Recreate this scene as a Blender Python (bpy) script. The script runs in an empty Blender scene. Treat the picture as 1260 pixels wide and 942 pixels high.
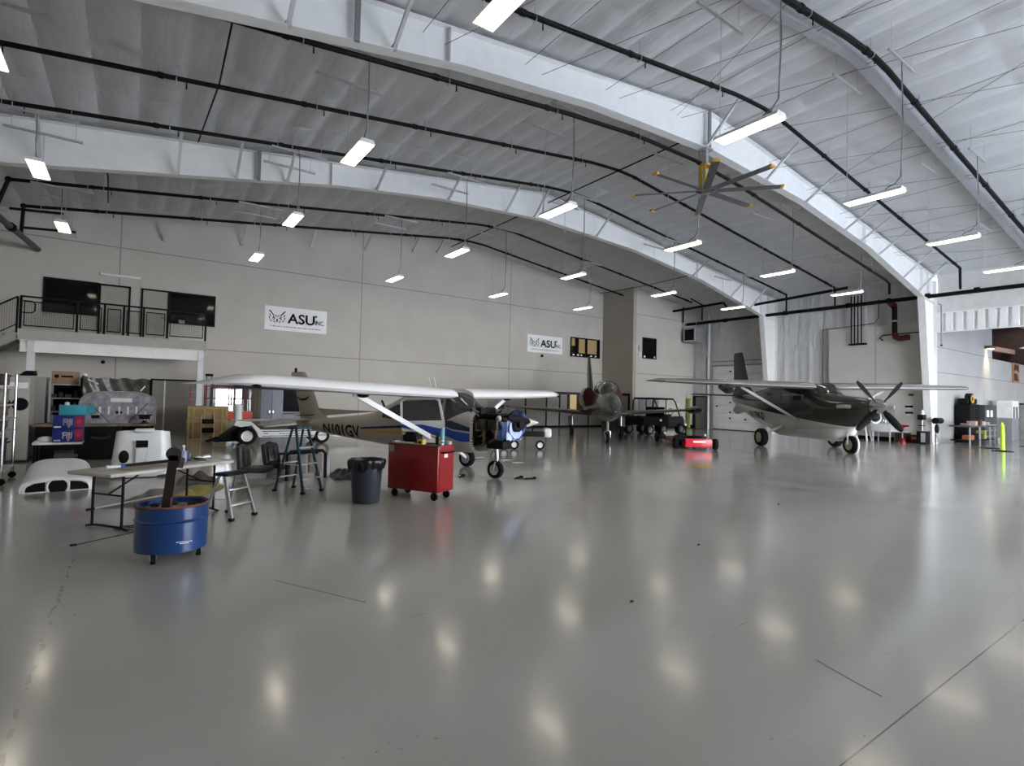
import bpy, bmesh, math, random
from mathutils import Vector, Matrix, Euler
random.seed(7)
C = bpy.context.scene.collection
PI = math.pi
R_ = math.radians
CH = 1.7          # camera height

# ------------------------------------------------------------ materials
MATS = {}
def mat(name, col, rough=.5, metal=0., var=.06, scale=3., bump=0., bscale=40., coat=0., emit=None, es=0., trans=0., alpha=1., spec=.3):
    if name in MATS: return MATS[name]
    m = bpy.data.materials.new(name); m.use_nodes = True
    nt = m.node_tree; N = nt.nodes; L = nt.links
    b = N['Principled BSDF']
    tc = N.new('ShaderNodeTexCoord')
    nz = N.new('ShaderNodeTexNoise'); nz.inputs['Scale'].default_value = scale; nz.inputs['Detail'].default_value = 5
    L.new(tc.outputs['Object'], nz.inputs['Vector'])
    rp = N.new('ShaderNodeValToRGB')
    rp.color_ramp.elements[0].position = .3; rp.color_ramp.elements[1].position = .7
    c0 = [max(0, c * (1 - var)) for c in col]; c1 = [min(1, c * (1 + var)) for c in col]
    rp.color_ramp.elements[0].color = (*c0, 1); rp.color_ramp.elements[1].color = (*c1, 1)
    L.new(nz.outputs['Fac'], rp.inputs['Fac']); L.new(rp.outputs['Color'], b.inputs['Base Color'])
    b.inputs['Roughness'].default_value = rough; b.inputs['Metallic'].default_value = metal
    b.inputs['Specular IOR Level'].default_value = spec
    if coat: b.inputs['Coat Weight'].default_value = coat; b.inputs['Coat Roughness'].default_value = .08
    if trans: b.inputs['Transmission Weight'].default_value = trans
    if alpha < 1: b.inputs['Alpha'].default_value = alpha
    if emit: b.inputs['Emission Color'].default_value = (*emit, 1); b.inputs['Emission Strength'].default_value = es
    if bump:
        n2 = N.new('ShaderNodeTexNoise'); n2.inputs['Scale'].default_value = bscale; n2.inputs['Detail'].default_value = 4
        L.new(tc.outputs['Object'], n2.inputs['Vector'])
        bp = N.new('ShaderNodeBump'); bp.inputs['Strength'].default_value = bump; bp.inputs['Distance'].default_value = .02
        L.new(n2.outputs['Fac'], bp.inputs['Height']); L.new(bp.outputs['Normal'], b.inputs['Normal'])
    MATS[name] = m
    return m

def floor_mat():
    m = bpy.data.materials.new('floor_epoxy'); m.use_nodes = True
    nt = m.node_tree; N = nt.nodes; L = nt.links; b = N['Principled BSDF']
    tc = N.new('ShaderNodeTexCoord')
    def noise(s, d=4, r=.5):
        n = N.new('ShaderNodeTexNoise'); n.inputs['Scale'].default_value = s; n.inputs['Detail'].default_value = d
        n.inputs['Roughness'].default_value = r
        L.new(tc.outputs['Object'], n.inputs['Vector']); return n
    def ramp(src, p0, c0, p1, c1):
        r = N.new('ShaderNodeValToRGB'); e = r.color_ramp.elements
        e[0].position = p0; e[1].position = p1; e[0].color = (*c0, 1); e[1].color = (*c1, 1)
        L.new(src, r.inputs['Fac']); return r.outputs['Color']
    def mixc(fac, a, bb, mode='MIX'):
        x = N.new('ShaderNodeMix'); x.data_type = 'RGBA'; x.blend_type = mode
        if isinstance(fac, float): x.inputs[0].default_value = fac
        else: L.new(fac, x.inputs[0])
        for s, v in ((6, a), (7, bb)):
            if isinstance(v, tuple): x.inputs[s].default_value = (*v, 1)
            else: L.new(v, x.inputs[s])
        return x.outputs[2]
    def M(op, a, bb=None, c=None):
        x = N.new('ShaderNodeMath'); x.operation = op
        for i, v in enumerate((a, bb, c)):
            if v is None: continue
            if isinstance(v, (int, float)): x.inputs[i].default_value = v
            else: L.new(v, x.inputs[i])
        return x.outputs[0]
    base = ramp(noise(.35, 6).outputs['Fac'], .3, (.37, .355, .33), .7, (.415, .40, .375))
    speck = ramp(noise(28, 2).outputs['Fac'], .69, (0, 0, 0), .76, (1, 1, 1))
    msk = ramp(noise(1.3, 3).outputs['Fac'], .5, (0, 0, 0), .66, (1, 1, 1))
    sm = mixc(1., speck, msk, 'MULTIPLY')
    col = mixc(sm, base, (.13, .12, .11))
    # long faint scratches
    mp = N.new('ShaderNodeMapping'); mp.inputs['Rotation'].default_value = (0, 0, .5); mp.inputs['Scale'].default_value = (1.2, 22, 1)
    L.new(tc.outputs['Object'], mp.inputs['Vector'])
    ns = N.new('ShaderNodeTexNoise'); ns.inputs['Scale'].default_value = 1.6; ns.inputs['Detail'].default_value = 3
    L.new(mp.outputs['Vector'], ns.inputs['Vector'])
    scr = ramp(ns.outputs['Fac'], .70, (0, 0, 0), .73, (1, 1, 1))
    scm = mixc(1., scr, ramp(noise(.6, 2).outputs['Fac'], .52, (0, 0, 0), .6, (1, 1, 1)), 'MULTIPLY')
    col = mixc(scm, col, (.2, .19, .175))
    sx = N.new('ShaderNodeSeparateXYZ'); L.new(tc.outputs['Object'], sx.inputs[0])
    X, Y = sx.outputs['X'], sx.outputs['Y']
    joints = []
    for c in (1.22, -6.4):
        joints.append(M('LESS_THAN', M('ABSOLUTE', M('SUBTRACT', Y, c)), .0045))
    for c in (12.2, 24.4):
        joints.append(M('LESS_THAN', M('ABSOLUTE', M('SUBTRACT', Y, c)), .006))
    for c in (-.43,):
        wob = M('MULTIPLY', noise(2.5, 3).outputs['Fac'], .12)
        brk = M('GREATER_THAN', noise(9, 3).outputs['Fac'], .5)
        j = M('LESS_THAN', M('ABSOLUTE', M('SUBTRACT', M('ADD', X, wob), c + .06)), .012)
        j = M('MULTIPLY', M('MULTIPLY', j, brk), M('LESS_THAN', Y, 7.))
        joints.append(M('MULTIPLY', j, .45))
    tot = joints[0]
    for j in joints[1:]: tot = M('MAXIMUM', tot, j)
    col = mixc(tot, col, (.12, .115, .11))
    L.new(col, b.inputs['Base Color'])
    rr = ramp(noise(.8, 5).outputs['Fac'], .3, (.13,) * 3, .7, (.20,) * 3)
    L.new(rr, b.inputs['Roughness'])
    b.inputs['Specular IOR Level'].default_value = .5
    b.inputs['Coat Weight'].default_value = .35; b.inputs['Coat Roughness'].default_value = .1
    bp = N.new('ShaderNodeBump'); bp.inputs['Strength'].default_value = .05; bp.inputs['Distance'].default_value = .01
    L.new(noise(60, 2).outputs['Fac'], bp.inputs['Height']); L.new(bp.outputs['Normal'], b.inputs['Normal'])
    return m

def wall_mat(name, col, jx=(), jz=(), axis='X'):
    m = bpy.data.materials.new(name); m.use_nodes = True
    nt = m.node_tree; N = nt.nodes; L = nt.links; b = N['Principled BSDF']
    tc = N.new('ShaderNodeTexCoord')
    nz = N.new('ShaderNodeTexNoise'); nz.inputs['Scale'].default_value = .7; nz.inputs['Detail'].default_value = 7
    L.new(tc.outputs['Object'], nz.inputs['Vector'])
    rp = N.new('ShaderNodeValToRGB'); e = rp.color_ramp.elements
    e[0].position = .3; e[1].position = .7
    e[0].color = (*[c * .93 for c in col], 1); e[1].color = (*[c * 1.05 for c in col], 1)
    L.new(nz.outputs['Fac'], rp.inputs['Fac'])
    sx = N.new('ShaderNodeSeparateXYZ'); L.new(tc.outputs['Object'], sx.inputs[0])
    def M(op, a, bb):
        x = N.new('ShaderNodeMath'); x.operation = op
        for i, v in enumerate((a, bb)):
            if isinstance(v, (int, float)): x.inputs[i].default_value = v
            else: L.new(v, x.inputs[i])
        return x.outputs[0]
    tot = None
    for ax, vals in ((axis, jx), ('Z', jz)):
        for v in vals:
            j = M('LESS_THAN', M('ABSOLUTE', M('SUBTRACT', sx.outputs[ax], v), 0), .022)
            tot = j if tot is None else M('MAXIMUM', tot, j)
    col_out = rp.outputs['Color']
    if tot is not None:
        x = N.new('ShaderNodeMix'); x.data_type = 'RGBA'; L.new(tot, x.inputs[0]); L.new(col_out, x.inputs[6])
        x.inputs[7].default_value = (*[c * .55 for c in col], 1); col_out = x.outputs[2]
    L.new(col_out, b.inputs['Base Color']); b.inputs['Roughness'].default_value = .75
    bp = N.new('ShaderNodeBump'); bp.inputs['Strength'].default_value = .12; bp.inputs['Distance'].default_value = .02
    n2 = N.new('ShaderNodeTexNoise'); n2.inputs['Scale'].default_value = 25; L.new(tc.outputs['Object'], n2.inputs['Vector'])
    L.new(n2.outputs['Fac'], bp.inputs['Height']); L.new(bp.outputs['Normal'], b.inputs['Normal'])
    return m

M_floor = floor_mat()
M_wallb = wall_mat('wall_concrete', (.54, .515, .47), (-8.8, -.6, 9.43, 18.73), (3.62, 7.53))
M_wallr = wall_mat('wall_annex', (.40, .40, .40), (41.0,), (3.6, 4.9))
M_wallc = wall_mat('wall_concrete_side', (.60, .585, .55), (12.5,), (3.0,), 'Y')
M_pil_shade = wall_mat('wall_pilaster', (.40, .37, .32))  # shade of the side face is put into this darker wall colour
M_ceil = mat('ceiling_fabric', (.60, .60, .605), .6, 0, .04, 1.5, .25, 4)
def stretch_bump(m, scale, strength, dist):
    nt = m.node_tree; N = nt.nodes; L = nt.links; b = N['Principled BSDF']
    tc = N.new('ShaderNodeTexCoord'); mp = N.new('ShaderNodeMapping'); mp.inputs['Scale'].default_value = scale
    L.new(tc.outputs['Object'], mp.inputs['Vector'])
    nz = N.new('ShaderNodeTexNoise'); nz.inputs['Scale'].default_value = 1; nz.inputs['Detail'].default_value = 6; nz.inputs['Distortion'].default_value = .6
    L.new(mp.outputs['Vector'], nz.inputs['Vector'])
    bp = N.new('ShaderNodeBump'); bp.inputs['Strength'].default_value = strength; bp.inputs['Distance'].default_value = dist
    L.new(nz.outputs['Fac'], bp.inputs['Height']); L.new(bp.outputs['Normal'], b.inputs['Normal'])
stretch_bump(M_ceil, (1.6, .4, 1), .6, .14)
M_ins = mat('insulation_fabric', (.62, .62, .63), .5, 0, .05, 2, .5, 5)
stretch_bump(M_ins, (1, 3.2, .7), 1., .12)
M_wst = mat('white_painted_steel', (.86, .86, .85), .5, 0, .03)
M_galv = mat('galvanised_steel', (.55, .56, .57), .4, .7, .08, 12)
M_blk = mat('black_paint', (.007, .007, .008), .5, 0, .1, spec=.12)
M_pipe = mat('black_iron_pipe', (.008, .007, .007), .55, 0, .2, spec=.12)
M_rub = mat('black_rubber', (.008, .008, .009), .8, 0, .1, spec=.12)
M_wht = mat('white_plastic', (.78, .78, .77), .4)
M_glsdk = mat('dark_window_glass', (.004, .004, .005), .05, 0, .1, spec=.35)
M_alu = mat('brushed_aluminium', (.42, .42, .42), .4, .85, .08, 20)
M_chr = mat('chrome', (.5, .5, .51), .2, 1., .03)
M_red = mat('red_enamel', (.23, .004, .006), .38, 0, .08, 3, coat=.2)
M_redp = mat('red_pipe_fitting', (.09, .010, .010), .5)
M_yel = mat('yellow_paint', (.65, .42, .06), .5)

# ------------------------------------------------------------ mesh builder
class MB:
    def __init__(s): s.bm = bmesh.new(); s.sm = 30
    def _xf(s, vs, mtx):
        if mtx is not None: bmesh.ops.transform(s.bm, matrix=mtx, verts=vs)
    def box(s, x0, x1, y0, y1, z0, z1, bev=0, mtx=None):
        r = bmesh.ops.create_cube(s.bm, size=1); vs = r['verts']
        for v in vs:
            v.co = Vector(((x0 + x1) / 2 + v.co.x * (x1 - x0), (y0 + y1) / 2 + v.co.y * (y1 - y0), (z0 + z1) / 2 + v.co.z * (z1 - z0)))
        s._xf(vs, mtx)
        if bev:
            es = list({e for v in vs for e in v.link_edges})
            bmesh.ops.bevel(s.bm, geom=es, offset=bev, segments=2, affect='EDGES', profile=.5)
        return s
    def bar(s, p, q, w, h, up=(0, 0, 1)):
        p = Vector(p); q = Vector(q); d = q - p; l = d.length; d.normalize()
        u = Vector(up)
        if abs(u.dot(d)) > .98: u = Vector((1, 0, 0))
        a = d.cross(u).normalized(); b = a.cross(d).normalized()
        vs = []
        for t in (0, l):
            for (i, j) in ((-1, -1), (1, -1), (1, 1), (-1, 1)):
                vs.append(s.bm.verts.new(p + d * t + a * i * w / 2 + b * j * h / 2))
        F = s.bm.faces.new
        F(vs[3::-1]); F(vs[4:8])
        for i in range(4): F((vs[i], vs[(i + 1) % 4], vs[4 + (i + 1) % 4], vs[4 + i]))
        return s
    def cyl(s, p, q, r1, r2=None, n=12, cap=True):
        if r2 is None: r2 = r1
        return s.loft([(Vector(p), r1), (Vector(q), r2)], n, cap)
    def loft(s, st, n=12, cap=True):
        prev = None; rings = []
        pts = [Vector(a[0]) for a in st]
        for i, (p, r) in enumerate(st):
            p = Vector(p)
            d = (pts[min(i + 1, len(pts) - 1)] - pts[max(i - 1, 0)])
            if d.length < 1e-9: d = Vector((0, 0, 1))
            d.normalize()
            if prev is None:
                u = Vector((0, 0, 1)) if abs(d.z) < .9 else Vector((1, 0, 0))
                a = d.cross(u).normalized()
            else:
                a = (prev - d * prev.dot(d))
                a = a.normalized() if a.length > 1e-6 else d.cross(Vector((0, 0, 1))).normalized()
            prev = a; b = d.cross(a)
            rings.append([s.bm.verts.new(p + (a * math.cos(t) + b * math.sin(t)) * r) for t in [2 * PI * k / n for k in range(n)]])
        s._skin(rings, True, cap)
        return s
    def _skin(s, rings, closed=True, cap=True):
        n = len(rings[0])
        for A_, B_ in zip(rings, rings[1:]):
            for k in range(n if closed else n - 1):
                try: s.bm.faces.new((A_[k], A_[(k + 1) % n], B_[(k + 1) % n], B_[k]))
                except ValueError: pass
        if cap and closed:
            try: s.bm.faces.new(rings[0][::-1]); s.bm.faces.new(rings[-1])
            except ValueError: pass
    def rings(s, rs, closed=True, cap=True):
        s._skin([[s.bm.verts.new(Vector(p)) for p in r] for r in rs], closed, cap); return s
    def tube(s, pts, r, n=8): return s.loft([(p, r) for p in pts], n)
    def lathe(s, prof, c=(0, 0, 0), ax='Z', n=24, cap=False):
        rs = []
        for (r, h) in prof:
            ring = []
            for k in range(n):
                t = 2 * PI * k / n; a, b = r * math.cos(t), r * math.sin(t)
                p = {'Z': (a, b, h), 'X': (h, a, b), 'Y': (b, h, a)}[ax]
                ring.append(Vector(p) + Vector(c))
            rs.append(ring)
        return s.rings(rs, True, cap)
    def prism(s, pts, a, b, ax='Y'):
        f = {'Y': lambda u, v, w: (u, w, v), 'X': lambda u, v, w: (w, u, v), 'Z': lambda u, v, w: (u, v, w)}[ax]
        A_ = [s.bm.verts.new(f(u, v, a)) for u, v in pts]; B_ = [s.bm.verts.new(f(u, v, b)) for u, v in pts]
        s.bm.faces.new(A_); s.bm.faces.new(B_[::-1])
        n = len(pts)
        for k in range(n): s.bm.faces.new((A_[k], B_[k], B_[(k + 1) % n], A_[(k + 1) % n]))
        return s
    def ball(s, c, r, u=16, v=10, mtx=None):
        if not hasattr(r, '__len__'): r = (r, r, r)
        q = bmesh.ops.create_uvsphere(s.bm, u_segments=u, v_segments=v, radius=1)
        for w in q['verts']: w.co = Vector((w.co.x * r[0], w.co.y * r[1], w.co.z * r[2]))
        s._xf(q['verts'], mtx)
        for w in q['verts']: w.co += Vector(c)
        return s
    def torus(s, c, R0, r, ax='Z', n=24, m=8, arc=(0, 2 * PI)):
        full = abs(arc[1] - arc[0] - 2 * PI) < 1e-6
        rs = []
        for i in range(n + (0 if full else 1)):
            t = arc[0] + (arc[1] - arc[0]) * i / n; ring = []
            for k in range(m):
                f = 2 * PI * k / m; rr = R0 + r * math.cos(f); h = r * math.sin(f)
                a, b = rr * math.cos(t), rr * math.sin(t)
                ring.append(Vector(c) + Vector({'Z': (a, b, h), 'X': (h, a, b), 'Y': (b, h, a)}[ax]))
            rs.append(ring)
        if full: rs.append(rs[0])
        return s.rings(rs, True, not full)
    def grid(s, f, nu, nv):
        V = [[s.bm.verts.new(Vector(f(i / nu, j / nv))) for j in range(nv + 1)] for i in range(nu + 1)]
        for i in range(nu):
            for j in range(nv): s.bm.faces.new((V[i][j], V[i + 1][j], V[i + 1][j + 1], V[i][j + 1]))
        return s
    def build(s, name, m, parent=None, label=None, loc=None, rot=None, smooth=True):
        bmesh.ops.remove_doubles(s.bm, verts=s.bm.verts, dist=1e-5)
        bmesh.ops.recalc_face_normals(s.bm, faces=s.bm.faces)
        me = bpy.data.meshes.new(name); s.bm.to_mesh(me); s.bm.free()
        me.materials.append(m)
        if smooth:
            me.polygons.foreach_set('use_smooth', [True] * len(me.polygons))
            me.set_sharp_from_angle(angle=R_(s.sm))
        o = bpy.data.objects.new(name, me); C.objects.link(o)
        if parent: o.parent = parent
        if loc: o.location = loc
        if rot: o.rotation_euler = rot
        if label: o['label'] = label
        return o

def thing(name, label, cat, loc=(0, 0, 0), rz=0, group=None):
    o = bpy.data.objects.new(name, None); C.objects.link(o)
    o.empty_display_size = .2
    o.location = loc; o.rotation_euler = (0, 0, rz)
    o['label'] = label; o['category'] = cat
    if group: o['group'] = group
    return o
def tag(o, label, cat, group=None, kind=None):
    o['label'] = label; o['category'] = cat
    if group: o['group'] = group
    if kind: o['kind'] = kind
    return o
def struct(name, mb, m, **k):
    o = mb.build(name, m, **k); o['kind'] = 'structure'; return o
def B(*a, **k): return MB().box(*a, **k)
def copy_tree(o, parent=None):
    c = o.copy(); C.objects.link(c)
    if parent: c.parent = parent
    for ch in list(o.children): copy_tree(ch, c)
    return c
def text_geo(s, size):
    cu = bpy.data.curves.new('t', 'FONT'); cu.body = s; cu.size = size; cu.extrude = 0
    cu.resolution_u = 3
    o = bpy.data.objects.new('t', cu); C.objects.link(o)
    dg = bpy.context.evaluated_depsgraph_get()
    me = bpy.data.meshes.new_from_object(o.evaluated_get(dg))
    bpy.data.objects.remove(o)
    return me
def text_obj(name, s, size, m, parent, fn, bold=0, w=None, sub=0):
    """lettering mesh: fn maps (u,v) of the text to a 3-D point"""
    me = text_geo(s, size); me.name = name
    bm = bmesh.new(); bm.from_mesh(me)
    bmesh.ops.triangulate(bm, faces=bm.faces)
    if sub:
        for _ in range(6):
            es = [e for e in bm.edges if e.calc_length() > sub]
            if not es: break
            bmesh.ops.subdivide_edges(bm, edges=es, cuts=1); bmesh.ops.triangulate(bm, faces=bm.faces)
    if w:
        mx = max(v.co.x for v in bm.verts); k = w / mx
        for v in bm.verts: v.co.x *= k
    if bold:
        geo = list(bm.faces); n = len(bm.verts)
        for dx, dy in ((bold, 0), (0, bold), (-bold, 0), (0, -bold)):
            d = bmesh.ops.duplicate(bm, geom=list(geo) + list({e for f in geo for e in f.edges}) + list({v for f in geo for v in f.verts}))
            for e in d['geom']:
                if isinstance(e, bmesh.types.BMVert): e.co.x += dx; e.co.y += dy
    for v in bm.verts: v.co = Vector(fn(v.co.x, v.co.y))
    bm.to_mesh(me); bm.free(); me.materials.clear(); me.materials.append(m)
    o = bpy.data.objects.new(name, me); C.objects.link(o); o.parent = parent
    return o
def wheel(mb_tire, mb_rim, c, r, w, ax='Y', rim=.55):
    mb_tire.lathe([(r * .6, -w / 2), (r * .9, -w / 2), (r, -w * .3), (r, w * .3), (r * .9, w / 2), (r * .6, w / 2), (r * .6, -w / 2)], c, ax, 28)
    mb_rim.lathe([(.001, -w * .35), (r * rim, -w * .38), (r * .61, -w * .46), (r * .61, w * .46), (r * rim, w * .38), (r * .25, w * .3), (r * .2, w * .5), (.001, w * .5)], c, ax, 24)
def wheel_parts(parent, c, r, w, ax='Y', rimmat=None, name='wheel', rim=.55):
    a, b = MB(), MB(); wheel(a, b, c, r, w, ax, rim)
    o = a.build(name, M_rub, parent); b.build('rim', rimmat or M_alu, o); return o

# ------------------------------------------------------------ camera, world, view
RM = ((0.81754382, -0.57544336, 0.02206914), (0.03622973, 0.01314926, -0.99925698), (0.5747256, 0.81773592, 0.03159825))
cam = bpy.data.cameras.new('camera'); co = bpy.data.objects.new('camera', cam); C.objects.link(co)
r_, d_, f_ = [Vector(v).normalized() for v in RM]
mw = Matrix(((r_.x, -d_.x, -f_.x, 0), (r_.y, -d_.y, -f_.y, 0), (r_.z, -d_.z, -f_.z, CH), (0, 0, 0, 1)))
co.matrix_world = mw
cam.sensor_width = 36; cam.sensor_fit = 'HORIZONTAL'; cam.lens = 663.56 / 1260 * 36; cam.clip_end = 300
sc = bpy.context.scene; sc.camera = co
sc.view_settings.view_transform = 'Standard'; sc.view_settings.look = 'None'
sc.view_settings.gamma = 1; sc.view_settings.use_curve_mapping = False
sc.view_settings.exposure = 0.5
sc.cycles.use_denoising = True
sc.cycles.max_bounces = 8; sc.cycles.diffuse_bounces = 5; sc.cycles.glossy_bounces = 4
sc.cycles.sample_clamp_indirect = 6
w = bpy.data.worlds.new('sky'); sc.world = w; w.use_nodes = True
bg = w.node_tree.nodes['Background']
tcw = w.node_tree.nodes.new('ShaderNodeTexCoord'); sxw = w.node_tree.nodes.new('ShaderNodeSeparateXYZ')
rpw = w.node_tree.nodes.new('ShaderNodeValToRGB')
w.node_tree.links.new(tcw.outputs['Generated'], sxw.inputs[0]); w.node_tree.links.new(sxw.outputs['Z'], rpw.inputs['Fac'])
rpw.color_ramp.elements[0].color = (.97, .98, 1., 1); rpw.color_ramp.elements[1].color = (.62, .74, .95, 1)
rpw.color_ramp.elements[1].position = .7
w.node_tree.links.new(rpw.outputs['Color'], bg.inputs['Color'])
bg.inputs['Strength'].default_value = 13.5

# ------------------------------------------------------------ the shell
ZR = lambda x: 10.7 - .125 * abs(x - 14.5)      # underside of the roof fabric
YF = -9.0
struct('floor', B(-6, 62, YF, 30, -.2, 0), M_floor)
M_apr = mat('concrete_apron', (.55, .54, .52), .8, 0, .06, .5)
struct('trim_1', B(-40, 90, -60, YF, -.25, -.03), M_apr)
# back wall, with the opening of the bright door
def wall_y(name, y0, y1, rects, m):
    mb = MB()
    for (x0, x1, z0, z1) in rects: mb.box(x0, x1, y0, y1, z0, z1)
    return struct(name, mb, m)
mb = MB()
mb.prism([(-5.5, 0), (2.9, 0), (2.9, 2.0), (4.18, 2.0), (4.18, 0), (26.6, 0), (26.6, ZR(26.6) + .3), (14.5, 11.0), (-5.5, ZR(-5.5) + .3)], 27.0, 27.3)
struct('wall_back', mb, M_wallb)
mb = B(26.6, 26.9, 24.2, 27.3, 0, ZR(26.6) + .3)
struct('wall_pilaster', mb, M_pil_shade)
mb = MB().prism([(26.9, 0), (33.2, 0), (33.2, ZR(33.2) + .3), (26.9, ZR(26.9) + .3)], 24.2, 24.5)
struct('wall_back_right', mb, M_wallb)
struct('wall_left', B(-5.3, -5.0, YF, 27, 0, 9), M_wallb)
# right side wall: insulated fabric, wavy
def insul(u, v):
    y = 10.0 + u * 14.2; z = v * 8.5
    x = 33.0 + .040 * math.sin(y * 4.2) ** 9 + .010 * math.sin(y * 9 + z * 1.2 + 2 * math.sin(z * .9)) + .012 * math.sin(z * 2.3 + y * 3 + math.sin(y * 5))
    return (x, y, z)
struct('wall_right', MB().grid(insul, 240, 80), M_ins)
struct('wall_right_base', B(32.72, 32.96, 10.02, 14.88, 0, 6.12), M_wallc)
# upper wall above the annex opening + corrugated valance
struct('wall_right_upper', B(33.0, 33.25, YF, 9.85, 6.52, 8.55), mat('white_wall_panel', (.68, .68, .66), .6))
mb = MB(); prof = []
y = 9.9; k = 0
while y > YF:
    prof += [(33.0, y), (33.0, y - .25), (33.13, y - .27), (33.13, y - .39)]; y -= .41
ring = []
vs = [[(x, yy, z) for (x, yy) in prof] for z in (5.62, 6.5)]
mb.rings(vs, closed=False, cap=False)
mb.box(32.98, 33.1, YF, 9.9, 6.5, 6.56); mb.box(33.0, 33.12, YF, 9.9, 5.56, 5.63)
struct('trim_2', mb, M_wst)
# ceiling fabric: sags between the purlins, drawn up at the seams
def ceil_pt(u, v):
    x = -5.2 + u * 38.6; y = YF + v * 36.3
    px = (x - 14.5) / .86; kx = math.floor(px); f = px - kx
    am = .45 + .55 * abs(math.sin(kx * 12.9898) * 43758.5 % 1)
    s1 = math.sin(PI * f ** 1.5) ** .55 * am
    py = (y - 10.0) / 2.05; g = py - math.floor(py)
    s2 = math.sin(PI * g) ** .4
    # small creases
    w1 = math.sin((x * 1.3 + y * .7) * 3.1 + math.sin(y * 1.7) * 2) * .010 + math.sin(x * 7.7 + y * 1.3) * .006
    z = ZR(x) + .12 - .13 * s1 * (.25 + .75 * s2) + w1
    return (x, y, z)
struct('ceiling', MB().grid(ceil_pt, 540, 420), M_ceil)
struct('trim_3', MB().prism([(-6, ZR(-6) + .25), (14.5, 10.97), (34, ZR(34) + .25), (34, ZR(34) + .35), (14.5, 11.1), (-6, ZR(-6) + .35)], YF - .2, 27.6), M_wst)
# front gable wall with the open hangar doorway behind the camera
mb = MB()
mb.box(-5.3, 11, YF - .3, YF, 0, 9); mb.box(11, 32.3, YF - .3, YF, 6.6, 8.3); mb.box(32.3, 33.2, YF - .3, YF, 0, 8.5)
mb.prism([(-5.3, 8.2), (33.2, 8.2), (33.2, 8.5), (14.5, 11.0), (-5.3, 8.6)], YF - .3, YF)
mb.box(33.2, 40, YF - .3, YF, 0, 8); mb.box(52, 58.3, YF - .3, YF, 0, 8); mb.box(40, 52, YF - .3, YF, 4.2, 8)
struct('wall_front', mb, M_wst)
# annex to the right
mb = MB(); mb.box(33.1, 42.7, 10.0, 10.3, 0, 7.6); mb.box(42.7, 58, 10.0, 10.3, 0, 4.85)
struct('wall_annex', mb, M_wallr)
struct('wall_loft_side', B(57.4, 57.6, 10.3, 20, 4.4, 8.5), mat('dark_red_timber', (.035, .016, .012), .6, 0, .3, 4))
struct('wall_annex_side', B(58, 58.3, YF, 22, 0, 9), M_wallr)
M_wood = mat('dark_red_timber', (.035, .016, .012), .6, 0, .3, 4)
mb = MB(); mb.box(33.3, 58, YF, 10.1, 7.4, 7.6)
struct('ceiling_annex', mb, mat('annex_ceiling', (.35, .34, .33), .7))
mb = MB(); mb.box(42.5, 58, 10.1, 20, 8.4, 8.6); mb.box(42.4, 42.6, 10.3, 20, 4.5, 8.5); mb.box(42.5, 58, 19.8, 20, 0, 8.5)
mb.box(42.5, 58, 10.3, 20, 4.3, 4.4)
struct('ceiling_loft', mb, M_wood)
t = thing('roof_beam', 'pale brown timber beam in the dark loft above the annex wall', 'beam', (0, 0, 0))
MB().bar((42.6, 12.2, 6.1), (57.8, 12.2, 6.4), .3, .35).build('timber', mat('brown_timber', (.25, .14, .10), .6, 0, .2), t)
MB().bar((47, 12.2, 4.4), (47, 12.2, 6.2), .14, .14).bar((44.2, 12.2, 4.4), (44.2, 12.2, 6.2), .1, .1).build('post', M_wood, t)
# ------------------------------------------------------------ steel frames
def zb(x):
    P = [(-5.2, 6.75), (-2.9, 7.28), (5.5, 8.78), (9.3, 9.24), (14.2, 9.48), (19.8, 9.2), (25.3, 8.5), (31.4, 7.18), (33, 7.0)]
    for (a, za), (b, z2) in zip(P, P[1:]):
        if x <= b: return za + (z2 - za) * (x - a) / (b - a)
    return P[-1][1]
def zt(x): return ZR(x) - .03
def frame(Yf, label, braces, darkb=()):
    t = thing('roof_rafter', label, 'roof frame', (0, Yf, 0))
    xs = [-5.0, -2.9, 0, 2.8, 5.5, 7.4, 9.3, 11.8, 14.2, 17, 19.8, 22.5, 25.3, 28.3, 31.4, 32.9]
    w_ = MB(); w_.prism([(x, zb(x)) for x in xs] + [(x, zt(x)) for x in reversed(xs)], -.008, .008)
    w_.build('rafter_web', M_wst, t)
    for nm, f, s in (('bottom_flange', zb, 1), ('top_flange', zt, -1)):
        m = MB(); rs = []
        for x in xs: rs.append([(x, -.14, f(x)), (x, .14, f(x)), (x, .14, f(x) + .02 * s), (x, -.14, f(x) + .02 * s)])
        m.rings(rs).build(nm, M_wst, t)
    # right column: tapering web and inner flange
    m = MB().prism([(32.4, 0), (32.94, 0), (32.94, 8.3), (31.35, 8.3), (31.35, 7.18)], -.01, .01)
    m.build('column_web', M_wst, t)
    m = MB(); m.bar((32.38, 0, 0), (31.37, 0, 7.18), .02, .30, (0, 1, 0)); m.box(32.93, 32.96, -.16, .16, 0, 8.2)
    m.build('column_flange', M_wst, t)
    B(32.25, 33.0, -.2, .2, 0, .03).build('base_plate', M_wst, t)
    for x in (14.2, 5.2, 24.9, 31.2, 32.0):
        B(x - .02, x + .02, -.13, .13, zb(x), zt(x)).build('stiffener', M_wst, t)
    for x in darkb:
        B(x - .05, x + .05, -.17, -.12, zb(x) - .02, zt(x) + .02).build('stiffener', mat('grey_steel', (.22, .22, .23), .5), t)
    for x in braces:
        m = MB(); m.bar((x, -.12, zb(x) + .03), (x, -1.2, ZR(x) - .12), .07, .07)
        m.box(x - .05, x + .05, -.15, -.05, zb(x), zb(x) + .08)
        m.build('flange_brace', mat('brace_white', (.6, .6, .6), .45), t)
    return t
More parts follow.
